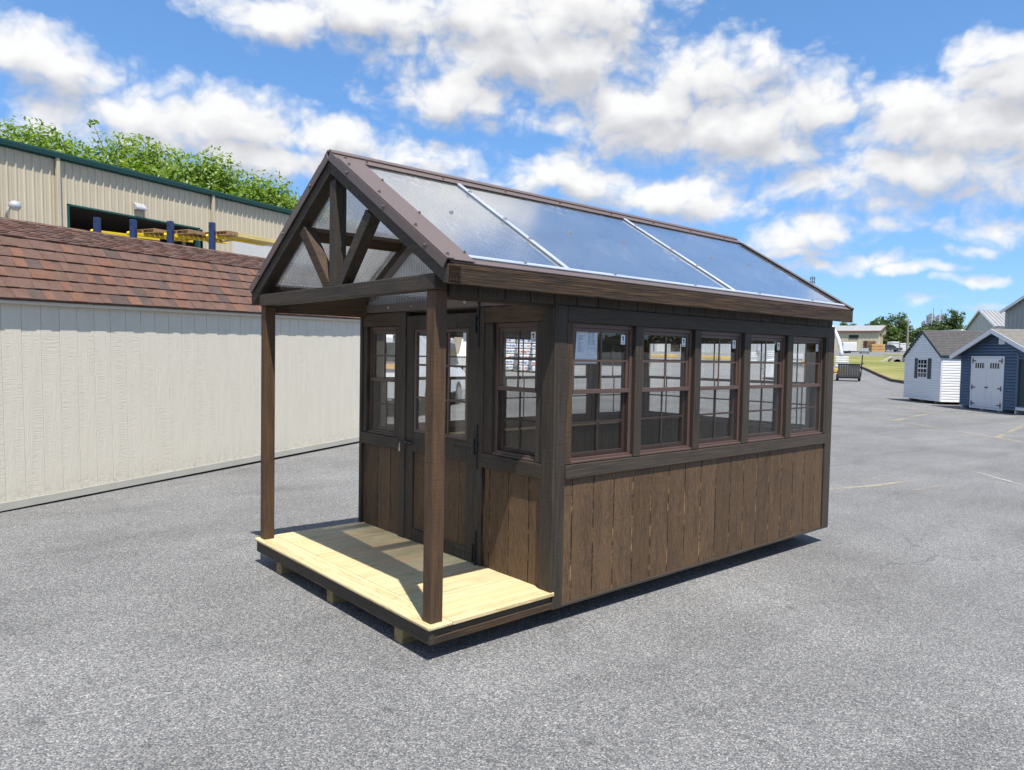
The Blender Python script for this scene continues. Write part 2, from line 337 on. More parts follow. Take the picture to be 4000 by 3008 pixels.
M['glass'] = glassmat('window_glass', (.98, .985, .983), 1.5)
M['poly'] = glassmat('twinwall_polycarbonate', (.76, .78, .80), 1.75, .11, (.88, .89, .89), .26, 0, 1.45)
M['poly_y'] = glassmat('twinwall_polycarbonate_gable', (.74, .76, .78), 1.6, .08, (.88, .89, .88), .28, 1, 3.5)
M['screen'] = glassmat('insect_screen', (.90, .90, .90), 1.02, .3, (.06, .06, .06), .05)
M['paper'] = plain('white_paper', (.72, .76, .84), .8, 0, .03)
M['ink'] = plain('blue_black_ink', (.06, .09, .2), .8, 0, .05)
M['sticker'] = plain('white_sticker', (.78, .80, .82), .5, 0, .03)
M['logo'] = plain('dark_green_logo', (.015, .06, .07), .5, 0, .05)
# ================================================================== ground
def lerp_tab(x, xs, ys):
    if x <= xs[0]: return ys[0]
    for i in range(len(xs)-1):
        if x <= xs[i+1]:
            t = (x-xs[i])/(xs[i+1]-xs[i]); return ys[i]+(ys[i+1]-ys[i])*t
    return ys[-1]
def sst(t): t = max(0, min(1, t)); return t*t*(3-2*t)
def zg(x, y):
    base = .055*(1-max(0, min(1, x/4.7)))
    D = math.hypot(x-CAM.x, y-CAM.y); az = math.degrees(math.atan2(y-CAM.y, x-CAM.x))
    mid = lerp_tab(D, [9.3, 13.5, 80, 150, 200, 400, 1500], [0, .15, 1.35, 3.0, 4.2, 9, 30])
    rgt = lerp_tab(D, [74, 79, 92, 130, 195, 230, 400, 1500], [0, .3, 1.35, 2.6, 3.9, 5, 9, 30])
    w = sst((az-27)/9)*sst((200-az)/30) if az > -100 else 0
    return base+mid*w+rgt*(1-w)
def asphalt(name):
    mt, nt, b = mk(name, (.2, .2, .2), .85, 0, .35); v = nd(nt, 'ShaderNodeTexCoord').outputs['Object']
    vo = nd(nt, 'ShaderNodeTexVoronoi', {'Vector': v, 'Scale': 124.0, 'Randomness': 1.0}, voronoi_dimensions='2D')
    rc = nd(nt, 'ShaderNodeSeparateColor', {0: vo.outputs['Color']})
    c = ramp(nt, rc.outputs[0], [(0, (.095, .10, .108)), (.3, (.155, .16, .167)), (.58, (.225, .225, .23)), (.82, (.295, .29, .286)), (.95, (.375, .367, .358)), (1, (.49, .48, .468))])
    c = mixc(nt, mth(nt, 'MULTIPLY', rc.outputs[1], .35), c, mixc(nt, rc.outputs[2], (.17, .185, .215), (.27, .235, .19)))
    ed = nd(nt, 'ShaderNodeMapRange', {0: vo.outputs['Distance'], 1: .45, 2: .8, 3: 1.0, 4: .55}).outputs[0]
    c = mixc(nt, 1.0, c, nd(nt, 'ShaderNodeCombineXYZ', {0: ed, 1: ed, 2: ed}).outputs[0], 'MULTIPLY')
    v2 = nd(nt, 'ShaderNodeTexVoronoi', {'Vector': v, 'Scale': 260.0}, voronoi_dimensions='2D')
    k2 = nd(nt, 'ShaderNodeMapRange', {0: nd(nt, 'ShaderNodeSeparateColor', {0: v2.outputs['Color']}).outputs[0], 3: .72, 4: 1.28}).outputs[0]
    c = mixc(nt, 1.0, c, nd(nt, 'ShaderNodeCombineXYZ', {0: k2, 1: k2, 2: k2}).outputs[0], 'MULTIPLY')
    n1 = nd(nt, 'ShaderNodeTexNoise', {'Vector': v, 'Scale': .55, 'Detail': 6.0, 'Roughness': .6}).outputs['Fac']
    n2 = nd(nt, 'ShaderNodeTexNoise', {'Vector': vmth(nt, 'MULTIPLY', v, (.25, 1.0, 1)), 'Scale': 2.3, 'Detail': 4.0}).outputs['Fac']
    k = mth(nt, 'MULTIPLY', nd(nt, 'ShaderNodeMapRange', {0: n1, 1: .3, 2: .7, 3: .80, 4: 1.17}).outputs[0], nd(nt, 'ShaderNodeMapRange', {0: n2, 1: .3, 2: .7, 3: .93, 4: 1.07}).outputs[0])
    # oil drips and scuffs with a shape of their own
    st = nd(nt, 'ShaderNodeTexNoise', {'Vector': vmth(nt, 'MULTIPLY', v, (1.2, 1.6, 1)), 'Scale': 1.3, 'Detail': 3.0}).outputs['Fac']
    k = mth(nt, 'MULTIPLY', k, nd(nt, 'ShaderNodeMapRange', {0: st, 1: .68, 2: .78, 3: 1.0, 4: .7}).outputs[0])
    # hairline cracks and a few darker patches and tyre scrubs
    wv = vmth(nt, 'ADD', v, vmth(nt, 'MULTIPLY', nd(nt, 'ShaderNodeTexNoise', {'Vector': v, 'Scale': 1.1, 'Detail': 5.0}).outputs['Color'], (.9, .9, 0)))
    ck = nd(nt, 'ShaderNodeTexVoronoi', {'Vector': wv, 'Scale': .16}, voronoi_dimensions='2D', feature='DISTANCE_TO_EDGE').outputs['Distance']
    cm = nd(nt, 'ShaderNodeTexNoise', {'Vector': v, 'Scale': .3, 'Detail': 2.0}).outputs['Fac']
    cf_ = mth(nt, 'MULTIPLY', nd(nt, 'ShaderNodeMapRange', {0: ck, 1: .0045, 2: .0012}).outputs[0], nd(nt, 'ShaderNodeMapRange', {0: cm, 1: .60, 2: .66, 3: 0.0, 4: .22}).outputs[0])
    k = mth(nt, 'MULTIPLY', k, mth(nt, 'SUBTRACT', 1.0, cf_))
    ty = nd(nt, 'ShaderNodeTexNoise', {'Vector': vmth(nt, 'MULTIPLY', wv, (.06, .55, 1)), 'Scale': 2.0, 'Detail': 4.0, 'Roughness': .6}).outputs['Fac']
    k = mth(nt, 'MULTIPLY', k, nd(nt, 'ShaderNodeMapRange', {0: ty, 1: .56, 2: .72, 3: 1.0, 4: .80}).outputs[0])
    sp = nd(nt, 'ShaderNodeTexVoronoi', {'Vector': v, 'Scale': 1.15}, voronoi_dimensions='2D').outputs['Distance']
    k = mth(nt, 'MULTIPLY', k, nd(nt, 'ShaderNodeMapRange', {0: mth(nt, 'ADD', sp, mth(nt, 'MULTIPLY', n2, .06)), 1: .045, 2: .085, 3: .74, 4: 1.0}).outputs[0])
    c = mixc(nt, 1.0, c, nd(nt, 'ShaderNodeCombineXYZ', {0: mth(nt, 'MULTIPLY', k, .90), 1: mth(nt, 'MULTIPLY', k, .90), 2: mth(nt, 'MULTIPLY', k, .885)}).outputs[0], 'MULTIPLY')
    nt.links.new(c, b.inputs['Base Color'])
    h = mth(nt, 'SUBTRACT', mth(nt, 'MULTIPLY', rc.outputs[1], .5), vo.outputs['Distance'])
    bump(nt, b, h, .5, .008); return mt
def turf(name, c1, c2, c3, stripes=False):
    mt, nt, b = mk(name, c1, .9, 0, .1); v = nd(nt, 'ShaderNodeTexCoord').outputs['Object']
    n1 = nd(nt, 'ShaderNodeTexNoise', {'Vector': v, 'Scale': .12, 'Detail': 6.0}).outputs['Fac']
    n2 = nd(nt, 'ShaderNodeTexNoise', {'Vector': v, 'Scale': 9.0, 'Detail': 4.0}).outputs['Fac']
    c = ramp(nt, n1, [(.32, c1), (.52, c2), (.68, c3)])
    if stripes:
        w = nd(nt, 'ShaderNodeTexWave', {'Vector': vmth(nt, 'MULTIPLY', v, (.55, 1.25, 1)), 'Scale': .22, 'Distortion': 2.0, 'Detail': 2.0}).outputs['Fac']
        c = mixc(nt, mth(nt, 'MULTIPLY', w, .6), c, c3)
    k = nd(nt, 'ShaderNodeMapRange', {0: n2, 1: .3, 2: .7, 3: .75, 4: 1.25}).outputs[0]
    c = mixc(nt, 1.0, c, nd(nt, 'ShaderNodeCombineXYZ', {0: k, 1: k, 2: k}).outputs[0], 'MULTIPLY')
    nt.links.new(c, b.inputs['Base Color']); bump(nt, b, n2, .5, .1); return mt
M['asphalt'] = asphalt('worn_asphalt')
M['field'] = turf('far_field', (.06, .085, .025), (.09, .11, .035), (.13, .13, .05))
M['turf'] = turf('mown_grass', (.105, .14, .035), (.17, .18, .055), (.27, .245, .10), True)
def polar_sheet(name, rings, azs, dz, mat, close=False):
    V, F = [], []
    for D in rings:
        for a in azs:
            x = CAM.x+D*math.cos(a); y = CAM.y+D*math.sin(a); V.append((x, y, zg(x, y)+dz))
    n = len(azs)
    for i in range(len(rings)-1):
        for j in range(n if close else n-1):
            k = (j+1) % n; F.append((i*n+j, (i+1)*n+j, (i+1)*n+k, i*n+k))
    me = bpy.data.meshes.new(name); me.from_pydata(V, [], F); me.materials.append(mat); me.update()
    o = bpy.data.objects.new(name, me); COL.objects.link(o); return o
rings = [.02]+[.5*i for i in range(1, 30)]+[15+1.5*i for i in range(0, 60)]+[105+6*i for i in range(0, 24)]+[260, 300, 400]
azs = [rad(1.5*i) for i in range(240)]
tag(polar_sheet('parking_lot', rings, azs, 0, M['asphalt'], True), kind='structure')
tag(polar_sheet('field', [225, 260, 300, 400, 600, 900, 1500], azs, .3, M['field'], True), kind='structure')
# grass bank beyond the lot: kerb line from (63,21) to (80,32)
def bank_sheet(name, near, far, a0, a1, dz, mat, n=28, m_=26):
    V, F = [], []
    for i in range(n+1):
        a = rad(a0+(a1-a0)*i/n); D0 = near(math.degrees(a)); D1 = far(math.degrees(a))
        for j in range(m_+1):
            D = D0+(D1-D0)*j/m_; x = CAM.x+D*math.cos(a); y = CAM.y+D*math.sin(a); V.append((x, y, zg(x, y)+dz))
    for i in range(n):
        for j in range(m_): F.append((i*(m_+1)+j, i*(m_+1)+j+1, (i+1)*(m_+1)+j+1, (i+1)*(m_+1)+j))
    me = bpy.data.meshes.new(name); me.from_pydata(V, [], F); me.materials.append(mat); me.update()
    o = bpy.data.objects.new(name, me); COL.objects.link(o); return tag(o, kind='structure')
kerbD = lambda a: 69.5+(a-20.6)*(89.5-69.5)/(23.4-20.6) if a < 23.4 else 89.5+(a-23.4)*1.0
bank_sheet('grass_bank', lambda a: max(60, kerbD(a)), lambda a: 128+(a-20)*1.5, 15.5, 26.5, .05, M['turf'])
bank_sheet('grass_verge', lambda a: 150, lambda a: 176, 15.5, 21.9, .05, M['turf'])
# painted parking lines
def paintmat(name, col, wear, op=.62):
    mt, nt, b = mk(name, col, .7, 0, .3); v = nd(nt, 'ShaderNodeTexCoord').outputs['Object']
    n = nd(nt, 'ShaderNodeTexNoise', {'Vector': v, 'Scale': 9.0, 'Detail': 8.0, 'Roughness': .75}).outputs['Fac']
    n2 = nd(nt, 'ShaderNodeTexNoise', {'Vector': v, 'Scale': .8, 'Detail': 2.0}).outputs['Fac']
    a = nd(nt, 'ShaderNodeMapRange', {0: mth(nt, 'ADD', n, mth(nt, 'MULTIPLY', mth(nt, 'SUBTRACT', n2, .5), .8)), 1: wear-.09, 2: wear+.09}).outputs[0]
    nt.links.new(mth(nt, 'MULTIPLY', a, op), b.inputs['Alpha']); return mt
M['line_y'] = paintmat('worn_yellow_paint', (.50, .42, .27), .48, .5); M['line_w'] = paintmat('worn_white_paint', (.50, .48, .44), .5)
M['line_f'] = paintmat('faded_paint', (.42, .36, .24), .55, .5); M['line_s'] = paintmat('chalk_scuff', (.42, .42, .41), .56, .4)
def line(label, pts, w, mat):
    mb = MB(); P = []
    for (x0, y0), (x1, y1) in zip(pts[:-1], pts[1:]):
        for k in range(12): P.append(Vector((x0+(x1-x0)*k/12, y0+(y1-y0)*k/12, 0)))
    P.append(Vector((*pts[-1], 0))); L = []
    for i, p in enumerate(P):
        t = (P[min(i+1, len(P)-1)]-P[max(i-1, 0)]).normalized(); s = Vector((-t.y, t.x, 0))*w/2
        L.append([Vector((q.x, q.y, zg(q.x, q.y)+.006)) for q in (p-s, p+s)])
    for a, b in zip(L[:-1], L[1:]): mb.poly([a[0], a[1], b[1], b[0]])
    return tag(mb.build('painted_line', mat), kind='structure')
line('', [(36, 16.6), (32.88, 13.12), (29.65, 9.6), (25.96, 6.52), (23.27, 2.96), (19.5, -1.5)], .11, M['line_y'])
line('', [(25, 10.2), (23.6, 8.78), (20.79, 5.66), (17.93, 2.19), (15, -1.2)], .11, M['line_y'])
line('', [(20.85, 5.66), (25.9, 6.28)], .13, M['line_y'])
line('', [(17.95, 2.18), (22.65, 2.81)], .14, M['line_y'])
line('', [(29.6, 9.6), (26.2, 11.2)], .11, M['line_f'])
line('', [(7.3, 1.4), (7.56, 1.33), (8.46, 1.07), (8.98, 1.0), (9.7, .81)], .085, M['line_y'])
line('', [(7.83, .66), (9.43, .48)], .07, M['line_f'])
line('', [(11.37, .82), (10.36, -.22), (9.6, -1.0)], .06, M['line_w'])
line('', [(25.94, 5.09), (26.66, 3.8), (27.4, 2.4)], .12, M['line_w'])
line('', [(-1.75, .58), (-1.45, .545), (-1.2, .505)], .022, M['line_s'])
# ================================================================== the greenhouse
GW, GD, GX1 = 2.44, .945, 4.70
G = thing('greenhouse', 'dark brown timber greenhouse with porch, pine deck and clear sheet roof', 'greenhouse')
ztop = lambda y: 2.265+.616*((y if y <= 1.22 else GW-y)+.124)
# base
for y in (.318, 1.19, 2.03): box('skid', (.027, 4.66), (y, y+.09), (-.05, .152), M['skid'], G, .004)
box('rim_board', (0, .036), (.0, GW), (.154, .2375), M['trim_y'], G)
for y0, y1, yy in ((.004, .036, 0), (GW-.036, GW-.004, 1)):
    box('side_rim_board', (.037, GD), (y0+.004, y1), (.196, .2375), M['trim_x'], G)
    box('runner_board', (.037, GD+.05), (y0-.002 if not yy else y0, y1 if not yy else y1+.002), (.152, .195), M['beam_x'], G)
box('nosing_board', (-.014, .152), (-.014, GW+.014), (.2385, .2635), M['deck_y'], G, .009)
nb = 17; bw = (GW+.024)/nb
for i in range(nb):
    y0 = -.012+i*bw; box('deck_board', (.1538, GD+.01), (y0+.0026, y0+bw-.0026), (.2385, .2625+random.uniform(0, .0012)), M['deck_x'], G, .003)
# porch posts, truss
pw = .083
for y in (.02, GW-.02-pw): box('post', (.02, .02+pw), (y, y+pw), (.263, 2.123), M['post'], G, .004)
box('tie_beam', (.002, .09), (.006, GW-.03), (2.1235, 2.21), M['trim_y'], G, .004)
def rafter(name, x0, x1, mat, dtop=.022, dep=.115, ylo=-.10, ymid=1.2195):
    for s in (0, 1):
        pts = [(ylo, ztop(ylo)-dtop), (ymid, ztop(ymid)-dtop), (ymid, ztop(ymid)-dtop-dep), (ylo+.03, max(ztop(ylo+.03)-dtop-dep, 2.148)), (ylo, 2.148)]
        if s: pts = [(GW-y, z) for y, z in pts][::-1]
        prism(name, pts, 0, x0, x1, mat, G)
rafter('rafter', -.002, .088, M['trim_y'], ylo=-.124)
box('king_post', (.004, .086), (1.152, 1.236), (2.2105, 2.905), M['trim_z'], G)
for s in (0, 1):
    pts = [(.762, 2.656), (.690, 2.612), (1.062, 2.2105), (1.150, 2.2105), (1.150, 2.236)]
    if s: pts = [(2.39-y, z) for y, z in pts][::-1]
    prism('strut', pts, 0, .006, .084, M['beam_y'] if s else M['trim_y'], G)
# side beams and frieze planks under the eaves
for s in (0, 1):
    f = (lambda a, b: (a, b)) if not s else (lambda a, b: (GW-b, GW-a))
    box('eave_beam', (.092, 4.66), f(.024, .062), (2.075, 2.235), M['beam_x'], G)
    x = .104
    while x < 4.6:
        x1 = min(x+.203, 4.62); box('frieze_plank', (x+.003, x1-.003), f(.004, .022), (2.094, 2.262), M['trim_z'], G, .002); x += .203
    box('fascia_board', (.0, 4.8), f(-.124, -.10), (2.144, 2.254), M['fascia'], G, .004)
    for xx, yy in ((.27, 2.5), (.3, 2.2)): pass
# roof: purlins, inner rafters, sheets, bars, flashing
def slope(s, y, off=0.0):
    z = ztop(y); n = Vector((0, -.5245, .8514)); p = Vector((0, y, z))+n*off
    return (p.y, p.z) if not s else (GW-p.y, p.z)
def slab(name, x0, x1, y0, y1, o0, o1, mat, s, bev=.0):
    return prism(name, [slope(s, y0, o0), slope(s, y1, o0), slope(s, y1, o1), slope(s, y0, o1)], 0, x0, x1, mat, G, bev)
for s in (0, 1):
    slab('purlin', .09, 4.74, .50, .60, -.062, -.020, M['beam_x'], s, .003)
    slab('eave_rail', .09, 4.74, -.09, -.045, -.075, -.020, M['beam_x'], s, .003)
    for x in (.955, 2.82, 4.70): slab('inner_rafter', x-.02, x+.02, -.04, 1.18, -.16, -.063, M['beam_y'], s, .003)
    for x0, x1 in ((.06, .962), (.968, 2.836), (2.842, 4.775)): slab('roof_sheet', x0, x1, -.066, 1.19, -.018, -.002, M['poly'], s)
    for x in (.965, 2.839): slab('glazing_bar', x-.016, x+.016, -.06, 1.098, .000, .014, M['alu'], s, .004)
    slab('eave_bar', .186, 4.748, -.070, -.044, -.001, .010, M['alu'], s, .004)
    slab('eave_drip', .02, 4.78, -.121, -.078, -.012, -.001, M['flash'], s, .002)
    slab('rake_flashing', -.012, .182, -.124, 1.098, .006, .011, M['flash'], s, .0015)
    slab('rake_flashing_step', -.016, .034, -.126, 1.098, .0115, .019, M['flash'], s, .002)
    slab('rake_flange', -.018, -.010, -.126, 1.2, -.045, .010, M['flash'], s, .001)
    slab('rear_flashing', 4.745, 4.806, -.124, 1.098, .013, .018, M['flash'], s, .0015)
    slab('rear_flange', 4.800, 4.808, -.124, 1.2, -.045, .012, M['flash'], s, .001)
    slab('ridge_cap', -.014, 4.81, 1.100, 1.2200, .004, .010, M['flash'], s, .001)
    slab('ridge_roll', -.016, 4.812, 1.17, 1.2200, .0105, .021, M['flash'], s, .003)
def screw(p, n, mat, r=.011):
    mb = MB(); n = Vector(n); mb.tube([Vector((0, 0, 0)), n*.004], [r*1.5, r*1.5], 10); mb.tube([n*.004, n*.012], [r*.8, r*.7], 6)
    mb.build('screw', mat, G, loc=p)
nR = Vector((0, -.5245, .8514))
for x in (.51, 1.592, 2.199, 3.409, 4.031, 4.5): screw((x, .553, ztop(.553)), nR, M['steel'], .010)
for x in (.965, 2.839):
    for y in (.3, .56, .96): y_, z_ = slope(0, y, .014); screw((x, y_, z_), nR, M['steel'])
for x in (.06, .22, .85, 1.45, 2.05, 2.7, 3.3, 3.9, 4.5): y_, z_ = slope(0, 1.135, .010); screw((x, y_, z_), nR, M['flash'], .007)
for y in (-.09, .22, .62, 1.0): y_, z_ = slope(0, y, .019); screw((.012, y_, z_), nR, M['flash'], .008)
for y in (-.03, .42, .85): y_, z_ = slope(0, y, .011); screw((.172, y_, z_), nR, M['flash'], .007)
nL = Vector((-1, 0, 0))
for y in (.06, .5, .95):
    for s in (0, 1):
        y_, z_ = slope(s, y, -.018); screw((-.018, y_, z_), nL, M['flash'], .010)
for x in (.6, 1.4, 2.3, 3.2, 4.1): y_, z_ = slope(0, -.058, .012); screw((x, y_, z_), nR, M['steel'], .007)
# gable infill over the door: clear sheet, brown angles
gx = GD-.004
prism('gable_sheet', [(.10, 2.17), (GW-.10, 2.17), (GW-.10, ztop(.10)-.17), (1.22, ztop(1.22)-.17), (.10, ztop(.10)-.17)], 0, gx, gx+.016, M['poly_y'], G, 0)
box('gable_flashing', (gx-.010, gx-.002), (.08, GW-.08), (2.112, 2.178), M['flash'], G, .001)
for s in (0, 1):
    o = prism('gable_rake_trim', [slope(s, .06, -.20), slope(s, 1.2, -.20), slope(s, 1.2, -.135), slope(s, .06, -.135)], 0, gx-.010, gx-.002, M['flash'], G, .001)
for y in (.3, .62, .95, 1.3, 1.65, 2.0): screw((gx-.010, y, 2.146), nL, M['steel'], .008)

# ---- walls
def window(name, parent_frame, w, h, screen=True, sticker=True, deep=.06):
    """double hung brown window; local x across (0..w), z up (0..h), y into the wall; parent_frame = (origin, xdir, ydir)"""
    org, xd, yd = parent_frame; R3 = frame(xd, yd, (0, 0, 1))
    t = .030; hm = h*.505
    win = MB()
    for a in (((0, w), (0, deep), (0, t)), ((0, w), (0, deep), (h-t, h)), ((0, t), (0, deep), (t, h-t)), ((w-t, w), (0, deep), (t, h-t))): win.box(*a)
    win.box((0, w), (-.022, -.0005), (0, .014))            # sill nose
    fo = win.build('window', M['sash'], G, bev=.002)
    M4 = R3.to_4x4(); M4.translation = Vector(org); fo.matrix_local = M4
    def sub(nm, X, Y, Z, mt, bev=.0015): return box(nm, X, Y, Z, mt, fo, bev)
    i0, i1 = t+.001, w-t-.001; st = .024
    for nm, z0, z1, y0 in (('upper_sash', hm-.012, h-t-.001, .010), ('lower_sash', t+.001, hm+.016, .032)):
        mb = MB(); y1 = y0+.02
        rb = .030 if nm == 'upper_sash' else .026
        mb.box((i0, i1), (y0, y1), (z0, z0+rb)); mb.box((i0, i1), (y0, y1), (z1-st, z1)); mb.box((i0, i0+st), (y0, y1), (z0+rb, z1-st)); mb.box((i1-st, i1), (y0, y1), (z0+rb, z1-st))
        mb.build(nm, M['sash'], fo, bev=.0015)
        gz0, gz1, gx0, gx1 = z0+rb, z1-st, i0+st, i1-st
        sub('pane', (gx0-.004, gx1+.004), (y0+.009, y0+.012), (gz0-.004, gz1+.004), M['glass'], 0)
        cx, cz = (gx0+gx1)/2, (gz0+gz1)/2
        sub('muntin', (cx-.007, cx+.007), (y0+.001, y0+.008), (gz0, gz1), M['sash'])
        sub('muntin', (gx0, cx-.0075), (y0+.001, y0+.008), (cz-.007, cz+.007), M['sash']); sub('muntin', (cx+.0075, gx1), (y0+.001, y0+.008), (cz-.007, cz+.007), M['sash'])
    sub('meeting_rail', (i0, i1), (-.004, .0095), (hm-.010, hm+.018), M['sash'])
    if screen: sub('insect_screen', (i0, i1), (.004, .006), (t, hm-.011), M['screen'], 0)
    if sticker:
        sx1 = i1-st-.008; sz1 = h-t-st-.01
        sub('sticker', (sx1-.044, sx1), (.0170, .0185), (sz1-.066, sz1), M['sticker'], 0)
        mb = MB(); c = Vector((sx1-.022, .0165, sz1-.027))
        mb.poly([c+Vector((a*.9, 0, b*.9)) for a, b in ((-.012, .018), (.004, .020), (.012, .010), (.004, .006), (.010, -.004), (.004, -.018), (-.006, -.016), (-.002, -.004), (-.010, .004))])
        mb.poly([c+Vector((a, 0, b)) for a, b in ((-.016, -.026), (.016, -.026), (.016, -.030), (-.016, -.030))])
        mb.build('sticker_print', M['logo'], fo)
    return fo
WX = [(1.090, 1.714), (1.796, 2.418), (2.502, 3.110), (3.208, 3.820), (3.916, 4.533)]
ZS0, ZS1, ZH0, ZH1 = .980, 1.072, 1.990, 2.092
for s in (0, 1):
    f = (lambda a, b: (a, b)) if not s else (lambda a, b: (GW-b, GW-a))
    org = (lambda x: (x, .030, ZS1+.001)) if not s else (lambda x: (x, GW-.030, ZS1+.001))
    for i, (a, b) in enumerate(WX):
        o = (a, .030, ZS1+.001) if not s else (b, GW-.030, ZS1+.001)
        fr = (o, (1, 0, 0), (0, 1, 0)) if not s else (o, (-1, 0, 0), (0, -1, 0))
        window('side_window', fr, b-a, ZH0-ZS1-.002, True, not s)
    edges = [1.034]+[v for p in WX for v in p]+[4.570]
    for k in range(0, len(edges), 2): box('mullion_board', (edges[k]+.001, edges[k+1]-.001), f(.0, .10), (ZS1+.0005, ZH0-.0005), M['trim_z'] if k else M['beam_z'], G)
    box('header_board', (1.034, 4.598), f(-.004, .10), (ZH0, ZH1), M['trim_x'], G)
    prism('sill_board', [((p if not s else GW-p), z) for p, z in ((-.012, ZS0), (.10, ZS0), (.10, ZS1), (-.006, ZS1-.004))][::(1 if not s else -1)], 0, 1.034, 4.570, M['trim_x'], G, .003)
    box('corner_board', (GD+.0, 1.033), f(-.002, .019), (.147, 2.093), M['trim_z'], G)
    box('corner_board', (4.571, GX1), f(-.002, .019), (.147, 2.10), M['trim_z'], G)
    # grooved knee wall planks over a raw groove backing
    box('groove_backing', (1.034, 4.57), f(.0130, .030), (.160, ZS0-.001), M['groove'], G, 0)
    gs = [1.034]+[1.118+.2055*k for k in range(17)]+[4.57]
    for a, b in zip(gs[:-1], gs[1:]):
        if b-a > .03: box('plank', (a+.0060, b-.0060), f(.010, .0128), (.170, ZS0-.0005), M['plank'], G, .001)
    box('bottom_trim', (1.034, 4.57), f(.002, .022), (.147, .1695), M['trim_x'], G)
    box('inner_wall', (1.0, 4.64), f(.075, .085), (.28, ZS0), M['inner'], G, 0)
    box('inner_sill', (1.0, 4.64), f(.086, .14), (ZS0+.02, ZS0+.04), M['floor_in'], G, .003)
    for x in (1.0, 1.755, 2.46, 3.16, 3.87, 4.58): box('stud', (x-.02, x+.02), f(.1005, .15), (.29, 2.07), M['inner'], G, .002)
    for k in range(18): box('inner_plank', (1.02+k*.2, 1.215+k*.2), f(.0855, .092), (.29, ZS0-.01), M['inner'], G, .001)
box('floor', (GD+.05, 4.66), (.03, GW-.03), (.225, .262), M['floor_in'], G, 0)
# front wall (faces -x): boards at x = GD
fx = GD
def fbox(nm, Y, Z, mt, x0=0.0, x1=.02, bev=.003): return box(nm, (fx+x0, fx+x1), Y, Z, mt, G, bev)
fbox('corner_board', (-.002+.0, .114), (.150, 2.10), M['trim_z'], -.0, .0185) if False else None
box('front_corner_board', (fx-.020, fx-.001), (-.002, .112), (.236, 2.11), M['trim_z'], G)
box('front_corner_board', (fx-.020, fx-.001), (GW-.02, GW+.02), (.236, 2.11), M['trim_z'], G)
fbox('front_groove_backing', (.1, .80), (.262, ZS0), M['groove'], .0105, .03, 0); fbox('front_groove_backing', (1.73, GW-.02), (.262, ZS0), M['groove'], .0105, .03, 0)
for a, b in ((.113, .245), (.245, .45), (.45, .655), (.655, .715), (1.825, 1.97), (1.97, 2.175), (2.175, 2.38), (2.38, 2.42)):
    fbox('front_plank', (a+.0050, b-.0050), (.264, ZS0), M['plank'], .006, .0102, .0015)
for (y0, y1, w0, w1) in ((.113, .722, .184, .636), (1.812, 2.419, 1.904, 2.358)):
    fbox('front_header_board', (y0, y1), (ZH0+.004, 2.100), M['beam_y'], -.014, .02); fbox('front_sill_board', (y0, y1), (.976, 1.073), M['trim_y'], -.022, .02)
    fbox('front_jamb_board', (y0, w0-.001), (1.074, ZH0+.003), M['trim_z'], -.008, .09); fbox('front_jamb_board', (w1+.001, y1), (1.074, ZH0+.003), M['trim_z'], -.008, .09)
    window('front_window', ((fx+.022, w1, 1.075), (0, -1, 0), (1, 0, 0)), w1-w0, .916, True, True)
fbox('door_casing', (.724, .806), (.264, 2.100), M['trim_z'], -.016, .06); fbox('door_casing', (1.728, 1.811), (.264, 2.100), M['trim_z'], -.016, .06)
fbox('door_head', (.7235, 1.8115), (2.1005, 2.115), M['trim_y'], -.014, .06); fbox('front_plate', (.03, GW-.03), (2.068, 2.1115), M['beam_y'], .0605, .10)
# door: planks below, nine lights above
dy0, dy1, dz0, dz1 = .809, 1.725, .268, 2.070
door = MB()
for Y, Z in (((dy0, dy0+.105), (dz0, dz1)), ((dy1-.105, dy1), (dz0, dz1)), ((dy0+.1055, dy1-.1055), (1.962, dz1)), ((dy0+.1055, dy1-.1055), (.985, 1.140)), ((dy0+.1055, dy1-.1055), (dz0, .362))):
    door.box((fx-.008, fx+.03), Y, Z)
dob = door.build('door', M['trim_z'], G, bev=.003)
for a, b in ((.915, 1.02), (1.02, 1.225), (1.225, 1.43), (1.43, 1.619)): box('door_plank', (fx+.008, fx+.022), (a+.002, b-.002), (.3625, .9845), M['plank'], dob, .002)
gy0, gy1, gz0, gz1 = .945, 1.590, 1.166, 1.938
mb = MB()
for Y, Z in (((.9155, gy0), (1.141, 1.961)), ((gy1, 1.6185), (1.141, 1.961)), ((gy0, gy1), (1.141, gz0)), ((gy0, gy1), (gz1, 1.961))): mb.box((fx-.002, fx+.028), Y, Z)
mb.build('glazing_frame', M['sash'], dob, bev=.002)
box('pane', (fx+.012, fx+.016), (gy0-.004, gy1+.004), (gz0-.004, gz1+.004), M['glass'], dob, 0)
for k in (1, 2):
    y = gy0+(gy1-gy0)*k/3; box('muntin', (fx+.001, fx+.011), (y-.009, y+.009), (gz0, gz1), M['sash'], dob, .0015)
for r in (1, 2):
    z = gz0+(gz1-gz0)*r/3
    for k in range(3):
        ya = gy0+(gy1-gy0)*k/3+(.0095 if k else 0); yb = gy0+(gy1-gy0)*(k+1)/3-(.0095 if k < 2 else 0)
        box('muntin', (fx+.002, fx+.010), (ya, yb), (z-.008, z+.008), M['sash'], dob, .0015)
box('sticker', (fx+.0105, fx+.0115), (gy0+.008, gy0+.05), (gz1-.075, gz1-.01), M['sticker'], dob, 0)
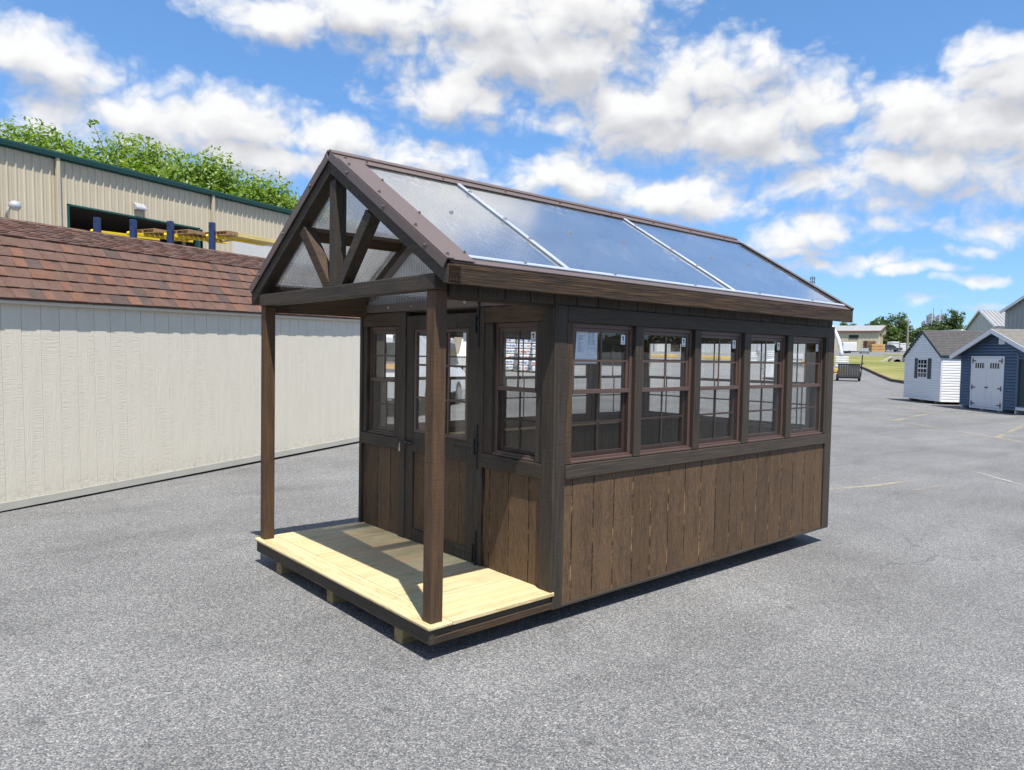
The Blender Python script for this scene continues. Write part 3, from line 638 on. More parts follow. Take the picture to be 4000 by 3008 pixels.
def hinge(z):
    mb = MB(); x = fx-.020
    mb.tube([(x-.006, .808, z-.062), (x-.006, .808, z+.062)], .010, 8)
    mb.box((x-.002, x+.003), (.80, .815), (z-.05, z+.05))
    pts = [(-.155, .004), (-.13, .010), (-.105, .003), (-.08, .012), (-.055, .006), (-.03, .014), (0, .018), (.03, .014), (.055, .006), (.08, .012), (.105, .003), (.13, .010), (.155, .004)]
    P = [(x-.002, .778-(w*.4 if i % 2 else -w*.2), z+dz) for i, (dz, w) in enumerate(pts)]
    mb.tube(P, [max(.004, w*.55) for _, w in pts], 6)
    mb.box((x-.004, x+.001), (.770, .806), (z-.016, z+.016))
    for zz in (-.15, .15): mb.tube([(x-.006, .778, z+zz), (x+.004, .778, z+zz)], .011, 6)
    mb.build('hinge', M['iron'], dob)
    mb = MB(); xx = fx-.011
    mb.bar((xx, .818, z), (xx, 1.03, z), .004, .022, up=(0, 0, 1)); mb.tube([(xx-.004, 1.045, z), (xx+.002, 1.045, z)], .017, 4); mb.tube([(xx-.007, 1.045, z), (xx, 1.045, z)], .006, 6)
    mb.build('hinge_strap', M['trim_y'] if z < 1.6 else M['iron'], dob)
for z in (1.985, 1.115, .345): hinge(z)
mb = MB(); hx = fx-.03
mb.tube([(hx, 1.70, 1.055), (hx-.01, 1.665, 1.060), (hx-.008, 1.60, 1.05)], [.012, .014, .007], 8); mb.tube([(hx+.022, 1.675, 1.055), (hx-.012, 1.675, 1.055)], .017, 10); mb.tube([(hx, 1.70, 1.055), (hx-.004, 1.755, 1.052)], [.011, .014], 8)
mb.build('handle', M['iron'], dob, True)
mb = MB(); mb.tube([(hx-.01, 1.757, 1.05), (hx-.01, 1.765, 1.02), (hx-.008, 1.762, .985)], .004, 5); mb.box((hx-.012, hx-.009), (1.755, 1.772), (.975, 1.005)); mb.build('keys', M['steel'], dob)
# rear wall
box('rear_wall', (4.64, 4.675), (.02, GW-.02), (.16, ZS0), M['inner'], G, 0)
for k in range(12): box('rear_plank', (4.632, 4.6395), (.06+k*.195, .25+k*.195), (.29, ZS0-.01), M['inner'], G, .001)
RW = ((.205, .500), (.512, .985), (1.012, 1.620), (1.658, 2.272))
for a, b in RW: window('rear_window', ((4.65, b, 1.075), (0, -1, 0), (1, 0, 0)), b-a, .916, False, False)
for a, b in ((.02, .2045), (.5005, .5115), (.9855, 1.0115), (1.6205, 1.6575), (2.2725, GW-.02)): box('rear_mullion', (4.638, 4.69), (a, b), (1.074, 1.9915), M['inner'], G, 0)
box('rear_plate', (4.635, 4.69), (.02, GW-.02), (1.992, 2.20), M['inner'], G, 0)
box('rear_sill', (4.636, 4.688), (.02, GW-.02), (ZS0+.0005, 1.0735), M['inner'], G, 0)
prism('rear_gable_sheet', [(.10, 2.205), (GW-.10, 2.205), (GW-.10, ztop(.10)-.17), (1.22, ztop(1.22)-.17), (.10, ztop(.10)-.17)], 0, 4.66, 4.676, M['poly_y'], G, 0)
# price sheet taped inside the first side window
px0, px1, pz0, pz1 = 1.168, 1.378, 1.725, 1.968; py = .0575
sheet = MB(); sheet.poly([(px0-.006, py, pz0), (px1, py, pz0), (px1, py, pz1), (px0+.008, py, pz1)]); sh = sheet.build('price_sheet', M['paper'], G)
mb = MB(); q = py-.0006
def ink(x0, x1, z): mb.poly([(px0+x0, q, pz1-z), (px0+x1, q, pz1-z), (px0+x1, q, pz1-z-.0022), (px0+x0, q, pz1-z-.0022)])
for x0, x1, z in [(.02, .05, .012), (.02, .045, .02), (.095, .115, .024), (.02, .06, .032)]: ink(x0, x1, z)
for k in range(13): ink(.02, .045+.04*random.random(), .06+.0088*k)
for k in range(10): ink(.115, .14, .035+.0088*k); ink(.15, .17+.03*random.random(), .035+.0088*k)
for X, Z in (((.112, .196), (.140, .1415)), ((.112, .196), (.186, .1875)), ((.112, .1135), (.140, .187)), ((.1945, .196), (.140, .187))):
    mb.poly([(px0+X[0], q, pz1-Z[0]), (px0+X[1], q, pz1-Z[0]), (px0+X[1], q, pz1-Z[1]), (px0+X[0], q, pz1-Z[1])])
mb.build('price_sheet_print', M['ink'], sh)
# ================================================================== long white shed on the left
LD = Vector((.9088, .4168, .018)).normalized(); LU = Vector((-.018, -.004, .9998)).normalized(); LN = LU.cross(LD)
R_lvl = frame(LD, LN, LU)
def white_siding(name, col):
    mt, nt, b = mk(name, col, .62, 0, .35)
    v = coords(nt, True)
    s1 = nd(nt, 'ShaderNodeTexNoise', {'Vector': vmth(nt, 'MULTIPLY', v, (9, 9, 95)), 'Scale': 1.0, 'Detail': 3.0, 'Distortion': .7}).outputs['Fac']
    s2 = nd(nt, 'ShaderNodeTexNoise', {'Vector': vmth(nt, 'MULTIPLY', v, (60, 60, 4)), 'Scale': 1.0, 'Detail': 5.0, 'Roughness': .65, 'Distortion': .8}).outputs['Fac']
    md = nd(nt, 'ShaderNodeTexNoise', {'Vector': vmth(nt, 'MULTIPLY', v, (9, 9, 1.2)), 'Scale': 1.0, 'Detail': 2.0}).outputs['Fac']
    k = nd(nt, 'ShaderNodeMapRange', {0: md, 1: .42, 2: .6}).outputs[0]
    h = mth(nt, 'ADD', mth(nt, 'MULTIPLY', s1, mth(nt, 'SUBTRACT', 1.0, k)), mth(nt, 'MULTIPLY', s2, mth(nt, 'MULTIPLY', k, 1.6)))
    kk = nd(nt, 'ShaderNodeMapRange', {0: md, 1: .3, 2: .7, 3: .97, 4: 1.03}).outputs[0]
    cc = mixc(nt, 1.0, col, nd(nt, 'ShaderNodeCombineXYZ', {0: kk, 1: kk, 2: kk}).outputs[0], 'MULTIPLY')
    wv = nd(nt, 'ShaderNodeTexCoord').outputs['Object']; wz = nd(nt, 'ShaderNodeSeparateXYZ', {0: wv}).outputs[2]
    dn = nd(nt, 'ShaderNodeTexNoise', {'Vector': v, 'Scale': 22.0, 'Detail': 6.0, 'Roughness': .7}).outputs['Fac']
    dirt = mth(nt, 'MULTIPLY', nd(nt, 'ShaderNodeMapRange', {0: wz, 1: -.86, 2: -1.09}).outputs[0], nd(nt, 'ShaderNodeMapRange', {0: dn, 1: .46, 2: .66, 3: 0.0, 4: .5}).outputs[0])
    nt.links.new(mixc(nt, dirt, cc, (.36, .32, .26)), b.inputs['Base Color'])         # rain splash along the foot
    bump(nt, b, h, .45, .010); return mt
M['siding_w'] = white_siding('cream_white_siding', (.665, .615, .51))
M['skirt_w'] = plain('cream_skirt', (.44, .425, .37), .6, 0, .06)
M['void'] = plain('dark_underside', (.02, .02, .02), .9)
def shingle(name, c):
    mt, nt, b = mk(name, c, .92, 0, .15); v = coords(nt, True)
    g = nd(nt, 'ShaderNodeTexNoise', {'Vector': v, 'Scale': 190.0, 'Detail': 2.0}).outputs['Fac']
    n = nd(nt, 'ShaderNodeTexNoise', {'Vector': v, 'Scale': 6.0, 'Detail': 4.0}).outputs['Fac']
    k = mth(nt, 'MULTIPLY', nd(nt, 'ShaderNodeMapRange', {0: g, 1: .25, 2: .75, 3: .45, 4: 1.55}).outputs[0], nd(nt, 'ShaderNodeMapRange', {0: n, 1: .3, 2: .7, 3: .85, 4: 1.15}).outputs[0])
    nt.links.new(mixc(nt, 1.0, c, nd(nt, 'ShaderNodeCombineXYZ', {0: k, 1: k, 2: k}).outputs[0], 'MULTIPLY'), b.inputs['Base Color'])
    bump(nt, b, g, .5, .004); return mt
SH = [shingle('shingle_rust', (.176, .094, .066)), shingle('shingle_brown', (.142, .088, .070)), shingle('shingle_dark', (.104, .075, .066)), shingle('shingle_mid', (.150, .090, .070))]
S = thing('long_white_shed', 'long cream white grooved shed with rust brown shingle barn roof', 'shed', (-1.3631, 5.7456, .07), R_lvl)
sx0, sx1, sd_ = -4.2, 6.88, 3.6
ez, ey, kz, ky, rz, ry = 2.183, -.088, 2.879, .39, 3.275, 1.76
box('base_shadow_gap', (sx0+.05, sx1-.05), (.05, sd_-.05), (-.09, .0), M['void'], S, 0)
x = sx0; 
while x < sx1:
    x1 = min(x+3.66, sx1); box('skirt_board', (x+.001, x1-.001), (-.012, .03), (.0, .086), M['skirt_w'], S, .003); x += 3.66
x = sx0
gw = .2032
while x < sx1-.06:
    x1 = min(x+gw, sx1-.06); box('siding_plank', (x+.0019, x1-.0019), (.0, .014), (.087, 2.27), M['siding_w'], S, .002); x += gw
box('groove_backing', (sx0, sx1-.01), (.0065, .03), (.087, 2.26), M['siding_w'], S, 0)
box('corner_board', (sx1-.059, sx1+.012), (-.014, .05), (.087, 2.2), M['siding_w'], S)
prism('end_wall', [(.02, .0), (sd_, .0), (sd_, 2.2), (sd_-ky, kz-.05), (ry, rz-.05), (ky, kz-.05), (.02, 2.2)], 0, sx1-.03, sx1-.002, M['siding_w'], S, 0)
# roof deck under the shingles
prism('roof_deck', [(ey, ez), (ky, kz-.012), (ry, rz-.012), (sd_-ky, kz-.012), (sd_-ey, ez), (sd_-ey, ez-.012), (ry, rz-.16), (ey+.004, ez-.012)], 0, sx0, sx1+.06, SH[2], S, 0)
box('soffit_fascia', (sx0, sx1+.05), (ey+.03, -.001), (ez-.05, ez-.014), M['siding_w'], S, .002)
# laminated shingles, lower slope: every tab its own piece
sl = Vector((0, ky-ey, kz-ez)); slen = sl.length; su = sl.normalized(); sn = Vector((0, -su.z, su.y))
Rsl = frame((1, 0, 0), su, sn); tabmesh = {}
def tab(w, L, ci, th):
    k = (round(w, 3), round(L, 3), ci, th)
    if k not in tabmesh:
        o2 = [(-w/2, 0, th), (w/2, 0, th), (w/2, L, .002), (-w/2, L, .002), (-w/2, 0, 0), (w/2, 0, 0), (w/2, L, -.001), (-w/2, L, -.001)]
        tabmesh[k] = mesh_from('shingle', o2, [(0, 1, 2, 3), (4, 7, 6, 5), (0, 4, 5, 1), (1, 5, 6, 2), (2, 6, 7, 3), (3, 7, 4, 0)], SH[ci])
    return tabmesh[k]
expo = .139; nc = 6
Wd = (.10, .13, .16, .20, .25)
cnt = 0; rest = MB()
def put_tab(x, c, w, ci, th, off, Rm, org, L, keep):
    global cnt
    o = bpy.data.objects.new('shingle', tab(w, L, ci, th)); M4 = Rm.to_4x4(); M4.translation = org+Vector((x, 0, 0))+Rm@Vector((0, c*expo+off, 0))
    o.matrix_local = M4; add(o, S); cnt += 1
org = Vector((0, ey, ez))
for c in range(nc+1):
    L = expo+.02 if c < nc else slen-nc*expo
    x = -.35-random.random()*.15; up_ = True
    while x < 5.6:
        w = random.choice(Wd); r_ = random.random()
        if up_: ci = 0 if r_ < .52 else (3 if r_ < .8 else 1); th = .021
        else: ci = 1 if r_ < .58 else (2 if r_ < .84 else 3); th = .0145
        if cnt < 292: put_tab(x+w/2, c, w-.001, ci, th, 0, Rsl, org, L, True)
        else:
            T = lambda p: org+Vector((x+w/2, 0, 0))+Rsl@Vector((p.x, p.y+c*expo, p.z))
            rest.box((-w/2, w/2), (0, L), (0, th), ci, T)
        x += w; up_ = not up_
    for xa, xb in ((sx0, -.5), (5.6, sx1+.06)):
        xx = xa
        while xx < xb:
            w = random.choice(Wd); T = lambda p: org+Vector((xx+w/2, 0, 0))+Rsl@Vector((p.x, p.y+c*expo, p.z)); rest.box((-w/2, w/2), (0, L), (0, random.choice((.0075, .0135))), random.choice((0, 1, 1, 2, 3)), T); xx += w
us = Vector((0, ry-ky, rz-kz)); ulen = us.length; uu = us.normalized(); un = Vector((0, -uu.z, uu.y)); Ru = frame((1, 0, 0), uu, un); uo = Vector((0, ky, kz))
c = 0
while c*expo < ulen:
    x = sx0; up_ = c % 2 == 0
    while x < sx1+.06:
        w = random.choice(Wd); ci = random.choice((0, 3, 1, 3)) if up_ else random.choice((1, 2, 1, 3)); th = .014 if up_ else .0075
        T = lambda p: uo+Vector((x+w/2, 0, 0))+Ru@Vector((p.x, p.y+c*expo, p.z+.001 if p.y < .01 else .001))
        rest.box((-w/2, w/2), (0, min(expo+.015, ulen-c*expo)), (0, th), ci, T); x += w; up_ = not up_
    c += 1
r_o = rest.build('shingles', None, S, mats=SH); r_o['kind'] = 'stuff'
mb = MB(); mb.poly([(sx0, ry-.14, rz-.035), (sx1+.06, ry-.14, rz-.035), (sx1+.06, ry, rz+.012), (sx0, ry, rz+.012)]); mb.poly([(sx0, ry, rz+.012), (sx1+.06, ry, rz+.012), (sx1+.06, ry+.14, rz-.035), (sx0, ry+.14, rz-.035)]); mb.build('ridge_shingles', SH[1], S)

# ================================================================== beige metal warehouse behind it
M['metal_beige'] = plain('beige_wall_metal', (.53, .46, .335), .5, .0, .05, .8)
M['green_trim'] = plain('dark_green_trim', (.012, .070, .062), .45, 0, .1)
M['door_white'] = plain('white_overhead_door', (.60, .59, .55), .5, 0, .05)
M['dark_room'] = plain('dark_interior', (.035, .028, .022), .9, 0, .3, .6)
M['grey_alu'] = plain('lamp_housing', (.55, .56, .57), .35, .4, .1)
Wh = thing('beige_warehouse', 'large beige ribbed metal warehouse with dark green eave trim', 'warehouse', (-13.411, 21.104, -.157), R_lvl)
def ribbed(x0, x1, z0, z1, name='wall_panel', pitch=.305, hgt=.045, mat=None, par=None):
    mb = MB(); prof = []; x = x0
    while x < x1-1e-4:
        prof += [(x, -hgt), (x+.03, -hgt), (x+.062, 0), (x+.13, 0), (x+.145, -.009), (x+.165, -.009), (x+.18, 0), (x+pitch-.03, 0)]; x += pitch
    prof.append((x1, -hgt))
    for (a, ya), (b, yb) in zip(prof[:-1], prof[1:]): mb.poly([(a, ya, z0), (b, yb, z0), (b, yb, z1), (a, ya, z1)])
    return mb.build(name, mat or M['metal_beige'], par or Wh)
P3 = .915; x = 9.15
while x < 42:
    z0 = 0
    if 18.25 < x+.1 < 24.5: z0 = 6.95
    if 25.9 < x+.1 < 31.0: z0 = 7.03
    ribbed(x, x+P3, z0, 8.62); x += P3
box('wall_fill', (-10, 9.15), (-.04, .0), (0, 8.6), M['metal_beige'], Wh, 0); box('wall_fill', (x, 60), (-.04, .0), (0, 8.6), M['metal_beige'], Wh, 0)
prism('roof', [(-.05, 8.74), (7, 9.4), (14, 8.74), (14, 8.55), (7, 9.2), (-.05, 8.55)], 0, -10, 60, M['green_trim'], Wh, 0)
prism('eave_gutter', [(-.205, 8.60), (-.05, 8.60), (-.05, 8.80), (-.235, 8.80), (-.235, 8.74)], 0, -10, 60, M['green_trim'], Wh, 0)
for x in (17.95, 25.28, 32.6): box('downspout', (x-.07, x+.06), (-.17, -.05), (0, 8.60), M['metal_beige'], Wh, .01)
for a, b in (((18.30, 18.40), (0, 7.0)), ((24.42, 24.56), (0, 7.0))): box('door_jamb', a, (-.06, .16), b, M['green_trim'], Wh, .003)
box('door_lintel', (18.30, 24.56), (-.06, .16), (6.93, 7.0), M['green_trim'], Wh, .003)
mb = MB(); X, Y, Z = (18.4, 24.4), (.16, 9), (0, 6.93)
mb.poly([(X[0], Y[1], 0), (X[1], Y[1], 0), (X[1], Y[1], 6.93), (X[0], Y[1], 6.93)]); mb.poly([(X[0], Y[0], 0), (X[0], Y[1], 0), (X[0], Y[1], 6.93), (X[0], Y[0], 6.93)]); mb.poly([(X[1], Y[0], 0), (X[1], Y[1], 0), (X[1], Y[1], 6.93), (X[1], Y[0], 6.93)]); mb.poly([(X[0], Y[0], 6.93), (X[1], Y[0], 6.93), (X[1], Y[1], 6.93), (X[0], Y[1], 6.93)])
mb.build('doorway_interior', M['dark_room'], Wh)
for x in (23.4, 24.1): box('inner_stud', (x, x+.14), (.5, .6), (0, 6.9), M['floor_in'], Wh)
box('strip_lamp', (22.3, 23.1), (1.0, 1.08), (6.55, 6.61), M['sticker'], Wh)
for k in range(6): box('overhead_door_section', (26.1, 31.2), (.02, .06), (.1+k*1.14, 1.22+k*1.14), M['door_white'], Wh, .01)
box('door_track_hood', (25.98, 31.3), (-.05, .02), (6.95, 7.04), M['metal_beige'], Wh, .01)
mb = MB(); mb.tube([(16.1, -.05, 6.15), (16.1, -.25, 6.5)], .05, 8); mb.tube([(16.0, -.42, 6.52), (16.12, -.42, 6.52), (16.28, -.42, 6.52), (16.36, -.42, 6.52)], [.10, .17, .17, .06], 14); mb.build('dusk_lamp', M['grey_alu'], Wh, True)
prism('wall_lamp', [(-.04, 7.25), (-.30, 7.28), (-.30, 7.36), (-.10, 7.55), (-.04, 7.55)], 0, 21.15, 21.6, M['grey_alu'], Wh, .01)

# ------------------------------------------------------------------ cantilever rack with pallets, between shed and warehouse
M['rack_blue'] = plain('blue_rack_paint', (.012, .030, .105), .5, 0, .15, 2); M['rack_yellow'] = plain('yellow_rack_paint', (.80, .56, .02), .5, 0, .08)
M['pallet'] = wood('pallet_wood', (.16, .09, .04), (.36, .22, .11), (.55, .38, .2), 0, .3, 0, .8); M['pale_lumber'] = wood('pale_lumber', (.5, .36, .12), (.66, .52, .2), (.75, .62, .3), 0, .2, 0, .7)
RK = thing('cantilever_rack', 'blue and yellow cantilever rack rising behind the long white shed', 'storage rack', (2.518, 20.642, zg(2.5, 20.6)))
rb = zg(2.5, 20.6)
cols = [(0, 0, 5.52), (.79, -.69, 5.48), (1.60, -1.40, 5.457), (2.51, -2.19, 5.442)]
for i, (cx, cy, tz) in enumerate(cols):
    mb = MB(); T = lambda p: Vector((cx, cy, 0))+rotz(rad(-41))@p
    mb.box((-.075, .075), (-.075, .075), (0, tz-rb), 0, T)
    o = mb.build('column', M['rack_blue'], RK, bev=.008)
    mb = MB()
    for k in range(5):
        for dx in (-.05, -.012): mb.box((dx-.01, dx+.01), (-.078, -.0755), (tz-rb-.16-k*.22, tz-rb-.08-k*.22), 0, T)
    mb.build('column_slots', M['void'], o)['kind'] = 'stuff'
    az_ = tz-.40-rb
    mb = MB(); mb.bar(Vector((cx, cy, az_))+LD*.12, Vector((cx, cy, az_+.06))+LD*2.1, .09, .085); mb.build('arm', M['rack_yellow'], RK, bev=.006)
    mb = MB(); mb.tube([T(Vector((-.076, -.04, az_))), T(Vector((-.14, -.04, az_)))], .06, 8); mb.build('arm_bracket', M['rack_yellow'], RK)
def pallet(label, loc, mat, w=1.0, l=1.15, n=7):
    p = thing('pallet', label, 'pallet', loc, frame(LD, LN, LU), 'pallets on the cantilever rack')
    for k in range(n): box('top_board', (k*l/n+.005, (k+1)*l/n-.02), (-w/2, w/2), (.098, .118), mat, p, .002)
    for k in range(3): box('stringer', (0, l), (-w/2+k*(w-.04)/2, -w/2+k*(w-.04)/2+.04), (.02, .0975), mat, p, .002)
    for k in range(3): box('bottom_board', (k*(l-.1)/2, k*(l-.1)/2+.1), (-w/2, w/2), (0, .0195), mat, p, .002)
    return p
def on_arm(i, t): cx, cy, tz = cols[i]; return Vector((2.518+cx, 20.642+cy, tz-.40+.0225))+LD*t+Vector((0, 0, .03))
pallet('brown wooden pallet between the second and third blue rack columns', on_arm(1, .30), M['pallet'], 1.0, 1.6, 9)
pallet('brown wooden pallet between the third and last blue rack columns', on_arm(2, .20), M['pallet'], 1.0, 1.7, 9)
pallet('short brown wooden pallet at the last blue rack column', on_arm(3, .13), M['pallet'], .9, .42, 3)
ls = thing('lumber_stack', 'pale yellow boards on the last rack arm at right', 'lumber', on_arm(3, .60), frame(LD, LN, LU))
for k in range(5):
    for j in range(2): box('board', (-.02-.05*random.random(), 1.75+.1*random.random()), (-.45+k*.18, -.29+k*.18), (.001+j*.055, .053+j*.055), M['pale_lumber'], ls, .002)

# ------------------------------------------------------------------ trees
def leafmat(name, c1, c2, tr):
    mt = bpy.data.materials.new(name); mt.use_nodes = True; nt = mt.node_tree; nt.nodes.clear()
    g = nd(nt, 'ShaderNodeNewGeometry'); v = nd(nt, 'ShaderNodeTexCoord').outputs['Object']
    n = nd(nt, 'ShaderNodeTexNoise', {'Vector': v, 'Scale': 1.1, 'Detail': 4.0}).outputs['Fac']
    k = mth(nt, 'ADD', mth(nt, 'MULTIPLY', g.outputs['Random Per Island'], .5), mth(nt, 'MULTIPLY', n, .6))
    c = ramp(nt, k, [(.2, c1), (.85, c2)])
    d = nd(nt, 'ShaderNodeBsdfDiffuse', {'Color': c}); t = nd(nt, 'ShaderNodeBsdfTranslucent', {'Color': mixc(nt, 1.0, c, tr, 'MULTIPLY')}); gl = nd(nt, 'ShaderNodeBsdfGlossy', {'Roughness': .45, 'Color': (.6, .6, .6, 1)})
    m1 = nd(nt, 'ShaderNodeMixShader', {0: .45, 1: d.outputs[0], 2: t.outputs[0]}); m2 = nd(nt, 'ShaderNodeMixShader', {0: .05, 1: m1.outputs[0], 2: gl.outputs[0]})
    nd(nt, 'ShaderNodeOutputMaterial', {0: m2.outputs[0]}); return mt
M['leaf_bright'] = leafmat('spring_maple_leaf', (.12, .19, .026), (.27, .37, .06), (1.3, 1.45, .6))
M['leaf_dark'] = leafmat('dark_leaf', (.040, .068, .024), (.098, .138, .044), (1.0, 1.2, .6)); M['leaf_mid'] = leafmat('mid_leaf', (.05, .085, .022), (.12, .17, .045), (1.1, 1.3, .6)); M['leaf_grey'] = leafmat('grey_leaf', (.10, .115, .07), (.20, .21, .13), (1.0, 1.1, .8))
M['bark'] = wood('bark', (.05, .04, .03), (.10, .08, .06), (.16, .13, .1), 2, .8, .3, .9)
def tree(label, loc, h, rx, mat, nleaf, ls_, trunk=.25, cz=.62, ch=.42, nclump=26, group=None, seed=0, twigs=0):
    rnd = random.Random(seed); t = thing('tree', label, 'tree', loc, None, group)
    mb = MB(); mb.tube([(0, 0, 0), (rx*.03, 0, h*.2), (-rx*.02, rx*.03, h*.5), (0, 0, h*.85)], [trunk, trunk*.8, trunk*.5, trunk*.08], 9)
    cl = []
    for i in range(nclump):
        a = rnd.random()*6.283; e = math.acos(2*rnd.random()-1); q = rnd.random()**.45
        x = rx*.86*q*math.sin(e)*math.cos(a); y = rx*.86*q*math.sin(e)*math.sin(a); z = h*cz+h*ch*.86*q*math.cos(e)
        cl.append((Vector((x, y, z)), rx*rnd.uniform(.2, .38)))
        if i % 2 == 0: mb.tube([(0, 0, h*rnd.uniform(.2, .5)), (x*.4, y*.4, z*.55+h*.12), (x, y, z)], [trunk*.4, trunk*.2, trunk*.05], 5)
    V, F = [], []
    for i in range(twigs):      # loose shoots standing out of the top
        c, r = rnd.choice(cl); dv = Vector((rnd.gauss(0, 1), rnd.gauss(0, 1), rnd.uniform(.6, 2.2))).normalized(); tip = c+dv*r*rnd.uniform(1.0, 1.45); cl.append((tip, -.35*rnd.uniform(.7, 1.4)))
        mb.tube([c, (c+tip)/2, tip], [.03, .018, .008], 4)
    tr = mb.build('trunk', M['bark'], t)
    wts = [abs(r)**2 for _, r in cl]
    for c, r in rnd.choices(cl, wts, k=nleaf):
        u = Vector((rnd.gauss(0, 1), rnd.gauss(0, 1), rnd.gauss(0, 1))).normalized(); R_ = abs(r)
        p = c+u*R_*(rnd.random()**.4)*Vector((1, 1, .75)).length/1.6
        n = (u+Vector((rnd.gauss(0, .6), rnd.gauss(0, .6), rnd.gauss(0, .6)+.5))).normalized(); a = n.cross(Vector((rnd.gauss(0, 1), rnd.gauss(0, 1), rnd.gauss(0, 1)))).normalized(); b = n.cross(a); s = ls_*rnd.uniform(.6, 1.3); k = len(V)
        V += [p+a*s, p+b*s*.55+n*s*.15, p-a*s, p-b*s*.55+n*s*.15]; F.append((k, k+1, k+2, k+3))
    me = bpy.data.meshes.new('crown'); me.from_pydata([tuple(v) for v in V], [], F); me.materials.append(mat); me.update(); add(bpy.data.objects.new('crown', me), t)
    return t
for i, (x, y, h, rx, lab) in enumerate([(1.6, 57, 14.6, 4.6, 'bright green maple above the far left end of the green warehouse eave'), (5.6, 54.5, 16.2, 5.2, 'second bright green maple from the left behind the warehouse'), (9.6, 52, 16.4, 5.2, 'tallest bright green maple, third from the left behind the warehouse'), (12.8, 49.5, 15.6, 5.0, 'bright green maple standing above the dark warehouse doorway'), (15.4, 47, 14.4, 4.6, 'fifth bright green maple from the left behind the warehouse'), (17.4, 45, 12.9, 4.4, 'lower bright green maple second from the brown gable peak'), (19.8, 43.4, 11.6, 4.2, 'small bright green maple next to the brown gable peak')]):
    tree(lab, (x, y, zg(x, y)*.5), h, rx, M['leaf_bright'], 32000, .16, .3, .60, .38, 150, 'maples behind the warehouse', 10+i, 60)
# ================================================================== right hand side: two vinyl sheds
M['vinyl_w'] = plain('white_vinyl', (.80, .81, .82), .45, 0, .03, 2); M['vinyl_b'] = plain('blue_vinyl', (.068, .116, .195), .45, 0, .06, 2)
M['white_trim'] = plain('white_trim', (.76, .77, .79), .5, 0, .03); M['shutter'] = plain('dark_green_shutter', (.012, .035, .04), .5); M['roof_grey'] = shingle('charcoal_shingle', (.085, .082, .082)); M['roof_tan'] = shingle('weathered_shingle', (.20, .19, .17))
M['dark_glass'] = plain('dark_glass', (.03, .035, .04), .08, 0, .3, 3); M['skid_w'] = plain('white_skid', (.6, .61, .63), .6)
def siding(parent, T, s0, s1, z0, topf, mat, step=.112):
    """lapped courses, each its own piece; T(s, out, z); topf(s) wall top; clipped to the gable"""
    z = z0
    zmax = max(topf(s0+(s1-s0)*k/40) for k in range(41))
    while z < zmax-.02:
        z1 = min(z+step, zmax); ss = [s0+(s1-s0)*k/200 for k in range(201) if topf(s0+(s1-s0)*k/200) >= z1-.004]
        if ss:
            a, b = ss[0], ss[-1]; mb = MB(); o0, o1 = .040, .004
            mb.poly([T(a, o0, z), T(b, o0, z), T(b, o0*.8, z+step*.45), T(a, o0*.8, z+step*.45)]); mb.poly([T(a, o0*.8, z+step*.45), T(b, o0*.8, z+step*.45), T(b, o0, z+step*.5), T(a, o0, z+step*.5)])
            mb.poly([T(a, o0, z+step*.5), T(b, o0, z+step*.5), T(b, o1, z1), T(a, o1, z1)]); mb.poly([T(a, 0, z), T(b, 0, z), T(b, o0, z), T(a, o0, z)]); mb.build('siding_course', mat, parent)
        z += step
def gable_shed(name, label, org, ang, w, zb, ze, za, depth, wall, rake, roofm, oh=.12, soh=.1, group=None, courses=.14, step=.112):
    """front gable along +x local (0..w), y into the shed, z up"""
    v = Vector((math.cos(rad(ang)), math.sin(rad(ang)), 0)); n = Vector((v.y, -v.x, 0))       # n points to the viewer
    R3 = frame(v, -n, (0, 0, -1)) if False else frame(v, -n, v.cross(-n))
    t = thing(name, label, 'shed', org, R3, group); flip = v.cross(-n).z < 0
    Z = (lambda z: -z) if flip else (lambda z: z)
    return t, Z
# frames below keep z up: x runs from right to left as seen, so x' = w - s
def shed_frame(org, ang):
    v = Vector((math.cos(rad(ang)), math.sin(rad(ang)), 0)); inn = Vector((-v.y, v.x, 0)); inn = inn if inn.dot(Vector((1, .2, 0))) > 0 else -inn
    return v, inn
def make_shed(name, label, org, ang, w, zb, ze, za, depth, wall, rake, roofm, doors=None, porch=None):
    v, inn = shed_frame(org, ang); org = Vector(org)
    t = thing(name, label, 'shed', org)
    T = lambda s, o, z: v*s-inn*o+Vector((0, 0, z))
    U = lambda d_, o, z: inn*d_-v*o+Vector((0, 0, z))            # side wall at s = 0 faces -v
    U2 = lambda d_, o, z: v*w+inn*d_+v*o+Vector((0, 0, z))
    top = lambda s: ze+(za-ze)*(1-abs(s-w/2)/(w/2))
    mb = MB(); mb.poly([T(0, 0, zb), T(w, 0, zb), T(w, 0, ze), T(w/2, 0, za), T(0, 0, ze)]); mb.poly([U(0, 0, zb), U(depth, 0, zb), U(depth, 0, ze), U(0, 0, ze)]); mb.poly([U2(0, 0, zb), U2(depth, 0, zb), U2(depth, 0, ze), U2(0, 0, ze)])
    mb.poly([p+inn*depth for p in (T(0, 0, zb), T(w, 0, zb), T(w, 0, ze), T(w/2, 0, za), T(0, 0, ze))]); mb.build('wall', wall, t)
    return t, T, U, U2, top, v, inn
